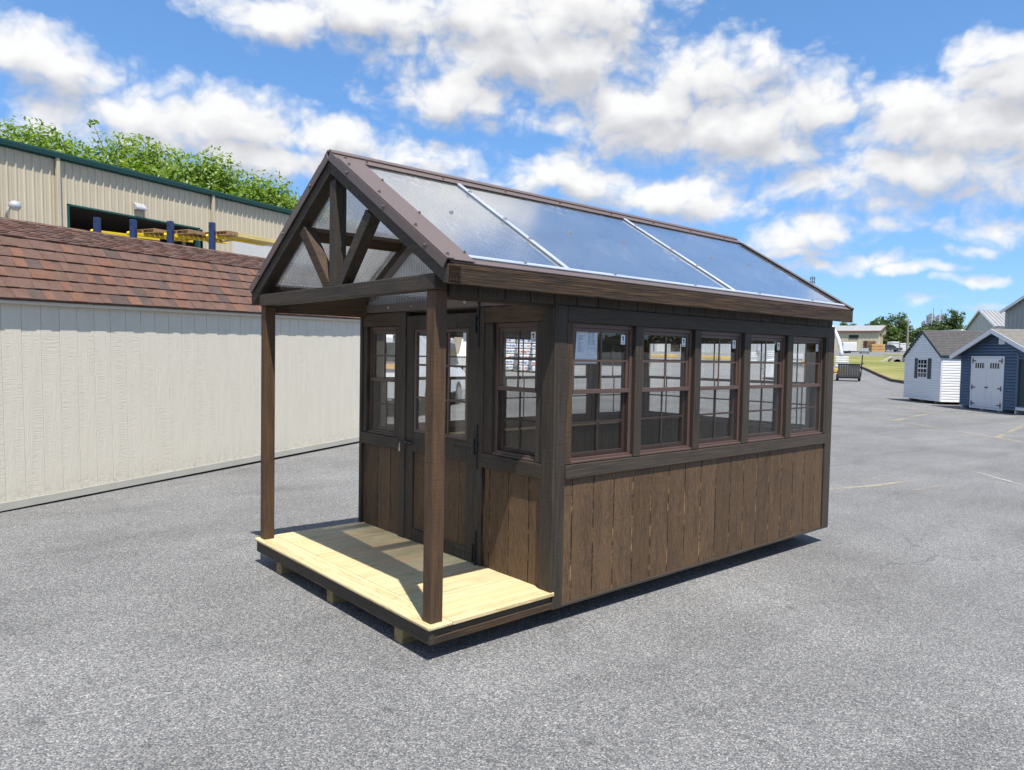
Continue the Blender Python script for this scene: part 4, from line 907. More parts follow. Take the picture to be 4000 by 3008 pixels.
def roof_pair(t, v, inn, w, ze, za, depth, oh, soh, mat, rake, rw=.13, step=.14):
    m_ = (za-ze)/(w/2); L0 = -soh
    for side in (0, 1):
        mb = MB(); n = int(math.hypot(w/2+soh, m_*(w/2+soh))/step)
        for c in range(n):
            a, b = c/n, (c+1)/n; f = lambda k, dz: (lambda s: (v*(s if not side else w-s)+Vector((0, 0, ze+m_*s+dz+.03))))(L0+(w/2-L0)*k)
            p0, p1, p2, p3 = f(a, .012), f(b, .0), f(a, 0), f(b, -.02)
            mb.poly([p0-inn*oh, p0+inn*(depth+oh), p1+inn*(depth+oh), p1-inn*oh]); mb.poly([p2-inn*oh, p2+inn*(depth+oh), p0+inn*(depth+oh), p0-inn*oh])
        o = mb.build('roof_slope', mat, t)
        e0 = v*(L0 if not side else w-L0)+Vector((0, 0, ze+m_*L0+.03)); e1 = v*(w/2)+Vector((0, 0, za+.03)); dn = Vector((0, 0, -rw))
        mb = MB(); A = [e0-inn*(oh+.02), e1-inn*(oh+.02), e1+dn-inn*(oh+.02), e0+dn-inn*(oh+.02)]; B = [p+inn*.035 for p in A]
        mb.poly(A); mb.poly(B[::-1])
        for i in range(4): mb.poly([A[i], B[i], B[(i+1) % 4], A[(i+1) % 4]])
        mb.build('rake_board', rake, t)
        mb = MB(); mb.poly([e0-inn*oh+dn*.8, e0+inn*(depth+oh)+dn*.8, e0+inn*(depth+oh), e0-inn*oh]); mb.poly([p+dn*.8 for p in (e0-inn*oh, e0+inn*(depth+oh), e0+inn*(depth+oh)+v*(.1 if not side else -.1), e0-inn*oh+v*(.1 if not side else -.1))]); mb.build('eave_board', rake, t)
# white shed
t, T, U, U2, top, v, inn = make_shed('white_shed', 'small white vinyl shed with dark grey roof and green shutters', (34.279, 10.432, zg(34.3, 10.4)), -136.07, 3.42, .12, 2.12, 3.20, 4.2, M['vinyl_w'], M['shutter'], M['roof_grey'])
siding(t, T, 0, 3.42, .12, top, M['vinyl_w']); siding(t, U2, .02, 4.18, .12, lambda s: 2.08, M['vinyl_w'])
roof_pair(t, v, inn, 3.42, 2.12, 3.20, 4.2, .07, .09, M['roof_grey'], M['shutter'], .11)
def panel(nm, par, T, s0, s1, z0, z1, o0, o1, mat):
    mb = MB(); P = [T(s, o, z) for s in (s0, s1) for o in (o0, o1) for z in (z0, z1)]; k = len(mb.v); mb.v += [tuple(p) for p in P]; mb.f += BOXF; mb.fm += [0]*6
    return mb.build(nm, mat, par, bev=.002)
for s in (0, 1): panel('corner_post', t, (lambda a, o, z: T(a, o, z)) if s else U2, *((3.36, 3.44) if s else (0, .07)), .12, 2.08, .0, .03, M['white_trim'])
wn = panel('window', t, T, 1.36, 2.26, 1.08, 1.95, .02, .045, M['white_trim']); panel('pane', wn, T, 1.42, 2.20, 1.13, 1.90, .046, .050, M['dark_glass'])
for s in (1.665, 1.925): panel('muntin', wn, T, s-.018, s+.018, 1.13, 1.90, .051, .056, M['white_trim'])
for z in (1.32, 1.52, 1.71): panel('muntin', wn, T, 1.42, 2.20, z-(.03 if z == 1.52 else .015), z+(.03 if z == 1.52 else .015), .0565, .060, M['white_trim'])
for a, b in ((1.05, 1.34), (2.28, 2.60)):
    sh_ = panel('shutter', t, T, a, b, 1.06, 1.97, .02, .045, M['shutter'])
for d_ in (.5, 1.7, 2.9): panel('skid', t, T, d_, d_+.12, 0, .119, -.4, -.02, M['skid'])
# blue shed
t, T, U, U2, top, v, inn = make_shed('blue_shed', 'blue vinyl shed with white double doors at the right edge', (30.455, 6.873, zg(30, 6.9)), -131, 4.41, .12, 2.16, 3.04, 5.0, M['vinyl_b'], M['white_trim'], M['roof_tan'])
siding(t, T, 0, 3.24, .12, top, M['vinyl_b']); siding(t, T, 3.24, 4.41, 1.96, top, M['vinyl_b']); siding(t, U, .0, 5.0, .12, lambda s: 2.12, M['vinyl_b'])
roof_pair(t, v, inn, 4.41, 2.16, 3.04, 5.0, .32, .28, M['roof_tan'], M['white_trim'], .17)
panel('corner_post', t, T, 0, .07, .12, 2.14, .0, .03, M['vinyl_b']); panel('porch_recess', t, T, 3.34, 4.41, .30, 1.94, .0, .012, M['shutter']); panel('porch_post', t, T, 3.235, 3.34, .12, 2.14, .0, .05, M['vinyl_b'])
panel('porch_floor', t, T, 3.34, 4.41, .14, .25, .0, .10, M['white_trim']); panel('gable_vent', t, T, 2.23, 2.56, 2.50, 2.87, .02, .05, M['white_trim'])
for k in range(6): panel('vent_slat', t, T, 2.27, 2.52, 2.54+k*.05, 2.575+k*.05, .051, .062, M['white_trim'])
for nm, X, Z in (('door_casing', (.68, .76), (.12, 2.0)), ('door_casing', (2.50, 2.58), (.12, 2.0)), ('door_head', (.68, 2.58), (2.0, 2.06)), ('door_sill', (.66, 2.60), (.05, .12))): panel(nm, t, T, *X, *Z, .02, .055, M['white_trim'])
for a, b in ((.765, 1.625), (1.635, 2.495)):
    d_ = panel('door_leaf', t, T, a, b, .13, 1.99, .02, .045, M['white_trim'])
    g_ = panel('door_light', d_, T, a+.16, b-.16, 1.60, 1.80, .046, .050, M['dark_glass'])
    for k in range(5): x = a+.16+(b-a-.32)*k/4; panel('light_bar', d_, T, x-.018, x+.018, 1.59, 1.81, .051, .056, M['white_trim'])
    for z0, z1 in ((.22, .80), (.92, 1.50)):
        for k in range(2): x = a+.1+k*(b-a)/2; panel('raised_panel', d_, T, x, x+.24, z0, z1, .0455, .052, M['white_trim'])
    hs = a+.02 if a < 1 else b-.02; sg = 1 if a < 1 else -1
    for z in (1.88, .86, .24):
        panel('hinge', d_, T, hs-.025, hs+.025, z-.09, z+.09, .0565, .066, M['iron']); panel('hinge_strap', d_, T, min(hs+sg*.03, hs+sg*.2), max(hs+sg*.03, hs+sg*.2), z-.018, z+.018, .0565, .064, M['iron'])
panel('door_knob', t, T, 1.60, 1.72, .86, .90, .0565, .10, M['iron'])
for s in (.1, 1.32, 2.28, 3.2): panel('skid', t, T, s, s+.10, .0, .119, -.5, .03, M['skid_w'])

# ------------------------------------------------------------------ grey metal buildings beyond the sheds
M['metal_grey'] = plain('grey_wall_metal', (.30, .31, .31), .5, 0, .05, .5); M['metal_lgrey'] = plain('pale_grey_metal', (.50, .51, .51), .5, 0, .06, .5); M['metal_roof'] = plain('pale_metal_roof', (.31, .31, .305), .5, .0, .08, .7)
def metal_hall(label, cat, front, depth_v, ze, za, wallm, roofm, zbase, rib=.4):
    """front = (left point, right point) of the gable wall; depth_v = vector back"""
    A, B = Vector(front[0]), Vector(front[1]); dv = Vector(depth_v); t = thing('metal_building', label, cat, (A.x, A.y, zbase)); O = Vector((A.x, A.y, zbase)); w = (B-A); w.z = 0; W_ = w.length; u = w.normalized(); f_ = -dv.normalized()
    top = lambda s: ze+(za-ze)*(1-abs(s-W_/2)/(W_/2))-zbase
    mb = MB(); n = int(W_/rib)
    for k in range(n):
        s0, s1 = W_*k/n, W_*(k+1)/n; sm = s0+(s1-s0)*.78
        for a, b, oa, ob in ((s0, sm, 0, 0), (sm, (sm+s1)/2, 0, .05), ((sm+s1)/2, s1, .05, 0)):
            mb.poly([u*a+f_*oa, u*b+f_*ob, u*b+f_*ob+Vector((0, 0, top(b))), u*a+f_*oa+Vector((0, 0, top(a)))])
    mb.build('gable_wall', wallm, t)
    for s, nm in ((0, 'side_wall'), (W_, 'side_wall')):
        mb = MB(); mb.poly([u*s, u*s+dv, u*s+dv+Vector((0, 0, ze-zbase)), u*s+Vector((0, 0, ze-zbase))]); mb.build(nm, wallm, t)
    for s in (0, 1):
        e0 = u*(-.15 if not s else W_+.15)+Vector((0, 0, ze-zbase-.03)); e1 = u*(W_/2)+Vector((0, 0, za-zbase+.06)); e0 -= dv.normalized()*.3; e1 -= dv.normalized()*.3
        mb = MB(); L = dv*1.02; nr = max(4, int(dv.length/.6))
        for k in range(nr):
            a, b = L*(k/nr), L*((k+1)/nr); up_ = Vector((0, 0, .05))
            mb.poly([e0+a, e0+b, e1+b, e1+a]); mb.poly([e0+a, e0+a+up_, e1+a+up_, e1+a]); mb.poly([e0+a+up_, e0+a+dv.normalized()*.06+up_, e1+a+dv.normalized()*.06+up_, e1+a+up_])
        mb.build('roof_slope', roofm, t)
        mb = MB(); mb.bar(e0-Vector((0, 0, .08)), e1-Vector((0, 0, .08)), .06, .16); mb.build('rake_trim', M['white_trim'] if roofm is M['metal_roof'] else M['metal_roof'], t)
    return t, u, f_
t, u, f_ = metal_hall('pale grey metal building with ribbed roof behind the blue shed gable', 'building', ((82.4, 22.75, 0), (74.3, 17.8, 0)), (14.5, -3.5, 0), 5.25, 6.95, M['metal_lgrey'], M['metal_roof'], zg(80, 20))
for s, z, w_ in ((2.2, 4.6, .35), (3.9, 3.9, .2), (6.2, 4.4, .3)):
    mb = MB(); P = u*s+f_*.1; mb.bar(P+Vector((0, 0, z-zg(80, 20))), P+f_*.25+Vector((0, 0, z+w_-zg(80, 20))), .12, .12); mb.build('wall_lamp', M['iron'], t)
metal_hall('tall grey metal building cut off by the right picture edge', 'building', ((59.5, 13.2, 0), (50.5, 2.0, 0)), (18, -13, 0), 5.62, 8.6, M['metal_grey'], M['metal_roof'], zg(55, 10))
fb = thing('low_white_building', 'low white flat roof just above the dark grey shed roof', 'building', (119.5, 37.0, zg(119, 37)))
mb = MB(); mb.box((-1, 7), (-6, 0), (0, 6.3-zg(119, 37)), 0, lambda p: rotz(rad(-41))@p); mb.build('wall', M['metal_lgrey'], fb); mb = MB(); mb.box((-1.3, 7.3), (-6.3, .3), (6.305-zg(119, 37), 6.66-zg(119, 37)), 0, lambda p: rotz(rad(-41))@p); mb.build('roof_edge', M['white_trim'], fb)

# ------------------------------------------------------------------ far yellow building, lot, vehicles
M['cream'] = plain('cream_metal', (.55, .49, .33), .55, 0, .04, .3); M['red_trim'] = plain('red_brown_trim', (.22, .08, .045), .6)
A = Vector((200.2, 79.5)); Bk = Vector((196.0, 101.0)); dirL = (Vector((195.2, 97.5))-A).normalized(); back = Vector((-dirL.y, dirL.x)); back = back if back.dot(Vector((1, .4))) > 0 else -back
fb_z = zg(A.x, A.y); FB = thing('far_cream_building', 'long cream metal building with pale roof at the far end of the lot', 'building', (A.x, A.y, fb_z))
l3, b3 = Vector((*dirL, 0)), Vector((*back, 0)); Lb, Wb = 34.0, 22.0; he, hr = 10.05-fb_z, 12.0-fb_z
def quadp(nm, pts, mat): mb = MB(); mb.poly(pts); return mb.build(nm, mat, FB)
zv = lambda z: Vector((0, 0, z))
mb = MB(); nn_ = 34
for k in range(nn_):
    a, b = l3*(Lb*k/nn_), l3*(Lb*(k+.8)/nn_); c_ = l3*(Lb*(k+1)/nn_); mb.poly([a, b, b+zv(he), a+zv(he)]); mb.poly([b, c_-b3*.07, c_-b3*.07+zv(he), b+zv(he)])
mb.build('wall', M['cream'], FB); quadp('gable_wall', [zv(0), b3*Wb, b3*Wb+zv(he), b3*Wb/2+zv(hr), zv(he)], M['cream'])
quadp('roof_slope', [zv(he)-b3*.4-l3*.4, l3*Lb+zv(he)-b3*.4, l3*Lb+b3*Wb/2+zv(hr+.05), b3*Wb/2+zv(hr+.05)-l3*.4], M['metal_roof']); quadp('roof_slope', [b3*Wb+zv(he)-l3*.4, b3*Wb+l3*Lb+zv(he), l3*Lb+b3*Wb/2+zv(hr+.05), b3*Wb/2+zv(hr+.05)-l3*.4], M['metal_roof'])
mb = MB(); mb.bar(zv(he-.1)-b3*.42-l3*.4, l3*Lb+zv(he-.1)-b3*.42, .15, .35); mb.build('eave_trim', M['red_trim'], FB)
mb = MB(); mb.bar(zv(he-.05)-l3*.42, b3*Wb/2+zv(hr-.05)-l3*.42, .15, .3); mb.build('rake_trim', M['red_trim'], FB)
mb = MB(); mb.box((5.0, 7.4), (-.15, -.08), (he-2.0, he-1.1), 0, lambda p: l3*p.x+b3*p.y+zv(p.z)); mb.build('window', M['dark_glass'], FB)
mb = MB(); mb.box((12.2, 30), (-3.2, -.1), (4.3-1.05, 4.45-1.05), 0, lambda p: l3*p.x+b3*p.y+zv(p.z)); mb.build('canopy', M['red_trim'], FB)
mb = MB(); mb.box((13.5, 22), (-.2, -.1), (.0, 3.0), 0, lambda p: l3*p.x+b3*p.y+zv(p.z)); mb.build('loading_door', M['dark_room'], FB)
for k in range(4): mb = MB(); mb.box((1.0+k*1.2, 1.5+k*1.2), (-.02, .0), (he-1.4, he-.7), 0, lambda p: b3*p.x*2.5-l3*.05+l3*p.y+zv(p.z)); mb.build('gable_window', M['dark_glass'], FB)

M['tyre'] = plain('tyre_rubber', (.02, .02, .02), .8); M['car_grey'] = plain('grey_car_paint', (.075, .078, .085), .25, .4, .05); M['car_silver'] = plain('silver_car_paint', (.36, .37, .38), .25, .5, .05); M['van_white'] = plain('white_vehicle_paint', (.72, .72, .72), .3, 0, .04)
M['lamp_red'] = plain('red_lens', (.35, .02, .02), .2); M['lamp_clear'] = plain('clear_lens', (.7, .7, .7), .15)
def vehicle(name, label, cat, loc, ang, prof, width, paint, wheels, r, glass, group=None):
    """side profile (x, z) extruded across y; glass = list of side window polygons"""
    t = thing(name, label, cat, loc, rotz(rad(ang)), group)
    mb = MB(); n = len(prof); hw = width/2
    def pt(i, s): x, z = prof[i]; k = 1 if z < 1.0 else .88; return (x, s*hw*k, z)
    mb.v = [pt(i, -1) for i in range(n)]+[pt(i, 1) for i in range(n)]; mb.f = [tuple(range(n)), tuple(range(2*n-1, n-1, -1))]+[(i, (i+1) % n, n+(i+1) % n, n+i) for i in range(n)]; mb.fm = [0]*len(mb.f)
    mb.build('body', paint, t, bev=.03)
    for x in wheels:
        for s in (-1, 1):
            mb = MB(); mb.tube([(x, s*(hw-.2), r), (x, s*(hw+.01), r)], r, 14); w_ = mb.build('wheel', M['tyre'], t); mb = MB(); mb.tube([(x, s*(hw+.012), r), (x, s*(hw+.025), r)], r*.6, 12); mb.build('rim', M['car_silver'], w_)
    for g in glass:
        for s in (-1, 1):
            mb = MB(); mb.poly([(x, s*(hw*.88+.035), z) for x, z in g]); mb.build('side_window', M['dark_glass'], t)
    return t
pz = zg(191.8, 73.3)
pk = vehicle('pickup_truck', 'dark grey pickup truck parked in front of the wrapped lumber', 'pickup truck', (191.8, 73.3, pz), -41+180, [(-2.75, .5), (-2.8, .95), (-2.6, 1.08), (-1.3, 1.15), (-.5, 1.8), (.75, 1.85), (1.0, 1.12), (2.8, 1.1), (2.8, .45)], 1.95, M['car_grey'], (-1.85, 1.75), .42, [[(-1.0, 1.2), (-.45, 1.7), (.1, 1.72), (.1, 1.2)], [(.18, 1.2), (.18, 1.72), (.65, 1.72), (.8, 1.2)]])
for s in (-1, 1):
    mb = MB(); mb.box((-2.82, -2.74), (s*.62-.2, s*.62+.2), (.78, .98)); mb.build('headlight', M['lamp_clear'], pk)
    mb = MB(); mb.box((2.78, 2.83), (s*.85-.1, s*.85+.1), (.75, 1.05)); mb.build('tail_light', M['lamp_red'], pk)
cz = zg(161.4, 66.6)
cr = vehicle('parked_car', 'silver estate car parked left of the orange lumber', 'car', (161.4, 66.6, cz-.3), 20, [(-2.1, .45), (-2.15, .8), (-1.95, .95), (-1.0, 1.0), (-.35, 1.45), (1.2, 1.5), (1.95, 1.0), (2.1, .9), (2.1, .45)], 1.8, M['car_silver'], (-1.3, 1.3), .34, [[(-.75, 1.0), (-.3, 1.38), (.35, 1.4), (.35, 1.0)], [(.42, 1.0), (.42, 1.4), (1.1, 1.4), (1.6, 1.0)]])
mb = MB(); mb.poly([(2.0, -.6, 1.05), (2.0, .6, 1.05), (1.5, .55, 1.42), (1.5, -.55, 1.42)]); mb.build('rear_window', M['dark_glass'], cr)
tz = zg(163.8, 71.3)-.15
tb = thing('box_trailer', 'white enclosed trailer under the canopy of the far cream building', 'trailer', (163.8, 71.3, tz), rotz(rad(-48)))
box('box_body', (-1.5, 1.5), (-1.2, 1.2), (.55, 2.55), M['van_white'], tb, .08); box('chassis', (-1.4, 1.4), (-1.0, 1.0), (.40, .549), M['iron'], tb)
for s in (-1, 1): mb = MB(); mb.tube([(-.1, s*1.0, .36), (-.1, s*1.22, .36)], .36, 14); mb.build('wheel', M['tyre'], tb)
mb = MB(); mb.bar((1.45, 0, .5), (2.6, 0, .5), .12, .12); mb.build('tow_bar', M['iron'], tb)
# stacked lumber on the far lot
M['lum_orange'] = wood('orange_lumber', (.42, .24, .09), (.56, .34, .14), (.66, .44, .2), 0, .2, 0, .8, 12); M['wrap_white'] = plain('white_wrap', (.70, .71, .72), .5, 0, .12, 1.5); M['brown_stack'] = wood('brown_timber', (.10, .05, .03), (.2, .11, .06), (.3, .17, .1), 0, .2, 0, .8, 8)
M['band_dark'] = plain('dark_sticker_strip', (.05, .045, .04), .8)
def bundles(label, cat, loc, ang, lx, ly, rows, hz, mat, gap=.10, jit=.06, group=None, cols=1):
    t = thing('lumber_stack', label, cat, loc, rotz(rad(ang)), group); z = .1
    for k in range(rows):
        for c in range(cols):
            j = random.uniform(-jit, jit); w = lx/cols; x0 = -lx/2+c*w
            box('bundle', (x0+.03, x0+w-.03), (-ly/2+j, ly/2+j), (z, z+hz), mat if not isinstance(mat, list) else random.choice(mat), t, .03)
        for s in (-.35, .35): box('bearer', (lx*s-.05, lx*s+.05), (-ly/2+.05, ly/2-.05), (z-gap+.0005, z-.0005), M['band_dark'], t, .005)
        z += hz+gap
    return t
bundles('pile of orange brown boards behind the pickup truck', 'lumber', (189.3, 75.7, zg(189.3, 75.7)-.2), -41, 3.4, 2.5, 3, .62, M['lum_orange'])
bundles('dark brown timber pile against the far cream building', 'lumber', (193.2, 79.0, zg(193, 79)), -41, 2.4, 2.2, 4, .6, M['brown_stack'])
for i, (dx, rows, w, lab) in enumerate(((0, 4, 2.0, 'white wrapped lumber stack next to the orange boards'), (2.3, 6, 2.1, 'tallest white wrapped lumber stack behind the pickup'), (4.6, 5, 2.0, 'white wrapped lumber stack right of the tallest one'), (6.6, 3, 1.6, 'lowest white wrapped lumber stack beside the utility pole'))):
    p = Vector((201.2, 78.4, 0))+Vector((.75, -.66, 0))*dx; bundles(lab, 'lumber', (p.x, p.y, zg(p.x, p.y)), -41, w, 2.2, rows, .34, M['wrap_white'], .08, .1, 'white wrapped stacks on the far lot')
# utility poles
M['pole'] = wood('pole_wood', (.16, .13, .1), (.26, .22, .18), (.34, .3, .25), 2, .3, 0, .9)
def upole(label, x, y, h, cross, tr=False, group=None):
    t = thing('utility_pole', label, 'utility pole', (x, y, zg(x, y)), None, group); mb = MB(); mb.tube([(0, 0, 0), (.05, 0, h*.5), (.08, 0, h)], [.27, .23, .17], 10); mb.build('shaft', M['pole'], t)
    if cross: mb = MB(); mb.bar((.08-.8, .75, h-.5), (.08+.8, -.75, h-.5), .1, .12); mb.build('crossarm', M['pole'], t)
    if tr:
        for s in (-1, 0, 1): mb = MB(); mb.tube([(s*.5+.07, -s*.45, h-1.9), (s*.5+.07, -s*.45, h-.9)], .26, 10); mb.build('transformer', M['grey_alu'], t)
    return t
upole('tall bare wooden utility pole left of the white shed roof', 184.6, 66.5, 8.2, False)
upole('wooden pole carrying transformers just behind the white shed roof', 196, 64.5, 5.6, False, True)
# silos and mast far away
M['silo'] = plain('galvanised_silo', (.13, .155, .20), .5, 0, .15, .3)
for i, (x, y, r, h, lab) in enumerate(((358.4, 121.7, 1.6, 24.2, 'tall left silo of the grey pair beyond the trees'), (361.0, 119.3, 1.4, 23.6, 'tall right silo of the grey pair beyond the trees'), (356.4, 123.6, 1.3, 20.9, 'shorter silo left of the tall grey pair'))):
    g0 = 8.0; t = thing('silo', lab, 'silo', (x, y, g0), None, 'silos on the horizon'); mb = MB(); H = h-g0; mb.tube([(0, 0, 0), (0, 0, H*.94)], r, 18); mb.build('barrel', M['silo'], t, True); mb = MB(); mb.tube([(0, 0, H*.9401), (0, 0, H)], [r, r*.3], 18); mb.build('cap', M['silo'], t)
    mb = MB(); mb.bar((-r-.3, -r, 0), (-r-.3, -r, H+2.2), .15, .15); mb.bar((-r-.3, -r, H+2.2), (r*1.5, 0, H+2.2), .12, .12); mb.build('elevator_leg', M['silo'], t)
    for k in range(5): mb = MB(); mb.tube([(0, 0, H*.15+k*H*.18), (0, 0, H*.15+k*H*.18+.12)], r*1.02, 18); mb.build('hoop', M['silo'], t)
mt_ = thing('radio_mast', 'small lattice mast standing above the rear roof corner', 'mast', (386, 192, 9)); mb = MB()
for a in range(3):
    c, s = math.cos(a*2.094)*.45, math.sin(a*2.094)*.45; mb.tube([(c, s, 0), (c, s, 39.5)], .08, 5)
for k in range(26):
    a = k*2.094; b = (k+1)*2.094; mb.bar((math.cos(a)*.45, math.sin(a)*.45, k*1.5), (math.cos(b)*.45, math.sin(b)*.45, k*1.5+1.5), .06, .06)
mb.build('lattice', M['silo'], mt_)
for z in (35.2, 37.2):
    mb = MB()
    for a in range(3): q = a*2.094; mb.box((-.35, .35), (-.1, .1), (z, z+1.7), 0, lambda p: rotz(q)@(p+Vector((0, 1.25, 0))))
    mb.tube([(math.cos(k*.5236)*1.1, math.sin(k*.5236)*1.1, z+.8) for k in range(13)], .06, 5); mb.build('antenna_ring', M['silo'], mt_)
# tree line
TL = [(226, 84, 11.5, 5, 'leaf_mid', 'broad green tree left of the silos'), (231, 77, 10, 4.5, 'leaf_dark', 'dark green tree right under the silos'), (222, 90, 7.5, 4, 'leaf_dark', 'dark tree beside the gable of the far cream building'), (216, 74, 7.2, 4.2, 'leaf_dark', 'low dark tree behind the utility poles'), (224, 94, 8.2, 3, 'leaf_grey', 'greyish bare looking tree behind the far cream gable'), (212, 80, 6.5, 4, 'leaf_mid', 'rounded green tree behind the wrapped lumber'), (236, 104, 9.2, 4, 'leaf_mid', 'tree top peeping over the far cream roof'), (238, 114, 8.9, 4.5, 'leaf_dark', 'tree top left above the far cream roof'), (205, 64, 7.0, 4.2, 'leaf_dark', 'dark tree just above the white shed ridge'), (196, 57, 6.4, 3.6, 'leaf_mid', 'low tree between white shed and pale metal building'), (208, 70.5, 6.6, 4.2, 'leaf_mid', 'middle tree behind the transformer pole'), (176, 50, 5.6, 3.2, 'leaf_mid', 'small tree beside the pale grey metal building')]
for i, (x, y, h, rx, mt2, lab) in enumerate(TL): tree(lab, (x, y, zg(x, y)-.4), h, rx, M[mt2], 1500, .42, .22, .58, .44, 22, 'trees on the far side of the lot', 60+i, 6)
tree('taller airy tree standing alone right of the silos', (164.8, 50.8, zg(165, 51)), 9.4, 2.7, M['leaf_mid'], 2600, .24, .22, .66, .35, 44, 'trees on the far side of the lot', 90, 10)
wood_ = MB(); rnd = random.Random(5)      # the wood behind, read as one mass
for k in range(16000):
    a = rad(rnd.uniform(12, 60)); D = rnd.uniform(262, 300); x = CAM.x+D*math.cos(a); y = CAM.y+D*math.sin(a); hh = 6.0+2.6*math.sin(a*53)+2.0*math.sin(a*131+1); z = zg(x, y)+rnd.random()**.7*max(2.5, hh)
    p = Vector((x, y, z)); u_ = Vector((rnd.gauss(0, 1), rnd.gauss(0, 1), rnd.gauss(0, 1))).normalized(); w_ = u_.cross(Vector((rnd.gauss(0, 1), rnd.gauss(0, 1), .3))).normalized(); s = rnd.uniform(.5, 1.0); wood_.poly([p+u_*s, p+w_*s*.7, p-u_*s, p-w_*s*.7])
tag(wood_.build('far_woods', M['leaf_dark']), 'dark line of far woods along the horizon', 'woods', kind='stuff')

# ------------------------------------------------------------------ utility trailer, kerb, culvert, arch
M['trailer_grey'] = plain('dark_trailer_steel', (.075, .072, .07), .5, .2, .1, 2)
tq = Vector((62.3, 25.6)); tz = zg(*tq); ut = thing('utility_trailer', 'dark grey utility trailer seen from behind by the grass bank', 'trailer', (tq.x, tq.y, tz), rotz(rad(-35-30)))
box('bed', (-.9, .9), (-.05, 3.0), (.42, .52), M['trailer_grey'], ut); 
for k in range(9): box('ramp_plank', (-.88+k*.197, -.88+k*.197+.185), (-.10, -.06), (.42, 1.48), M['trailer_grey'], ut, .01)
box('ramp_frame', (-.92, .92), (-.12, -.055), (1.4805, 1.56), M['iron'], ut); box('bumper', (-.95, .95), (-.16, -.02), (.26, .415), M['iron'], ut)
for s in (-1, 1):
    mb = MB(); mb.tube([(s*.78, 1.4, .30), (s*1.0, 1.4, .30)], .30, 14); mb.build('wheel', M['tyre'], ut); box('side_rail', (s*.9-.03, s*.9+.03), (-.05, 3.0), (.5205, .9), M['trailer_grey'], ut)
mb = MB(); mb.bar((.97, -.08, .42), (1.05, -.08, 2.35), .09, .09); mb.bar((.97, -.08, 1.5), (1.12, -.2, 1.62), .08, .08); mb.build('ramp_post', M['iron'], ut)
kb = thing('kerb_edging', 'low timber and concrete edging along the foot of the grass bank', 'kerb', (60.7, 19.4, 0)); mb = MB(); mb2 = MB(); o_ = Vector((60.7, 19.4, 0)); P = []
for k in range(30):
    a = 19.6+k*(24.6-19.6)/29; D = max(60, kerbD(a))-.3; x = CAM.x+D*math.cos(rad(a)); y = CAM.y+D*math.sin(rad(a)); P.append(Vector((x, y, zg(x, y))))
for a, b in zip(P[:-1], P[1:]):
    mb.bar(a-o_+zv(.08), b-o_+zv(.08), .35, .26); mb2.bar(a-o_+zv(.235), b-o_+zv(.235), .22, .05)
mb.build('edging', M['band_dark'], kb); mb2.build('edging_cap', M['skid'], kb)
cp = Vector((94.9, 34.1)); cv = thing('culvert', 'concrete culvert headwall set into the grass bank', 'culvert', (cp.x, cp.y, zg(*cp)-.15), rotz(rad(-70)))
mb = MB(); ring = [(math.cos(math.pi*k/10)*.45, math.sin(math.pi*k/10)*.45) for k in range(11)]
outer = [(1.1*math.cos(math.pi*k/10)*1.0, .80*min(1, math.sin(math.pi*k/10)*1.6)) for k in range(11)]
for k in range(10): mb.poly([(ring[k][0], 0, ring[k][1]+.1), (outer[k][0], 0, outer[k][1]+.1), (outer[k+1][0], 0, outer[k+1][1]+.1), (ring[k+1][0], 0, ring[k+1][1]+.1)])
mb.build('headwall', M['concrete'], cv)
mb = MB(); mb.tube([(0, .02, .12), (0, 2.2, .12)], .46, 16, caps=False); mb.poly([(math.cos(k*.4)*.46, 2.0, .12+math.sin(k*.4)*.46) for k in range(15)]); mb.build('pipe', M['void'], cv)
for s in (-1, 1): mb = MB(); mb.bar((s*.65, 0, .86), (s*1.75, -.9, .15), .22, .16); mb.build('wing_cap', M['concrete'], cv)
# ================================================================== yard seen through the glass
def along(D, az): return Vector((CAM.x+D*math.cos(rad(az)), CAM.y+D*math.sin(rad(az))))
# dock building
A = Vector((105, 108)); B = Vector((139, 67)); dz_ = zg(120, 89)-.6; u2 = (B-A).normalized(); u3 = Vector((*u2, 0)); n3 = Vector((-u2.y, u2.x, 0)); n3 = n3 if n3.dot(Vector((-1, -1, 0))) > 0 else -n3
DB = thing('dock_building', 'pale grey metal hall with loading docks seen through the greenhouse windows', 'building', (A.x, A.y, dz_)); Ld = (B-A).length
mb = MB(); nn_ = int(Ld/.5)
for k in range(nn_):
    a, b, c_ = u3*(Ld*k/nn_), u3*(Ld*(k+.8)/nn_), u3*(Ld*(k+1)/nn_); mb.poly([a, b, b+zv(9), a+zv(9)]); mb.poly([b, c_+n3*.06, c_+n3*.06+zv(9), b+zv(9)])
mb.build('wall', M['metal_lgrey'], DB); mb = MB(); mb.poly([zv(9)+n3*.4, u3*Ld+zv(9)+n3*.4, u3*Ld+zv(11)-n3*15, zv(11)-n3*15]); mb.build('roof', M['metal_roof'], DB)
t0 = (Vector((118.8, 90.5))-A).dot(u2)
TT = lambda p: u3*p.x+n3*p.y+zv(p.z)
for s0, s1, mat, nm in ((t0, t0+2.05, M['door_white'], 'dock_door'), (t0+2.85, t0+4.8, M['dark_room'], 'dock_opening')):
    mb = MB(); mb.box((s0, s1), (.07, .10), (.4, 2.9), 0, TT); mb.build(nm, mat, DB)
    for a, b in ((s0-.45, s0-.02), (s1+.02, s1+.45)): mb = MB(); mb.box((a, b), (.07, .45), (.3, 3.0), 0, TT); mb.build('dock_bumper', M['skirt_w'] if mat is M['dark_room'] else M['grey_alu'], DB)
mb = MB(); mb.box((t0+2.4, t0+5.2), (.07, .5), (3.02, 3.3), 0, TT); mb.build('dock_hood', M['lum_orange'], DB)
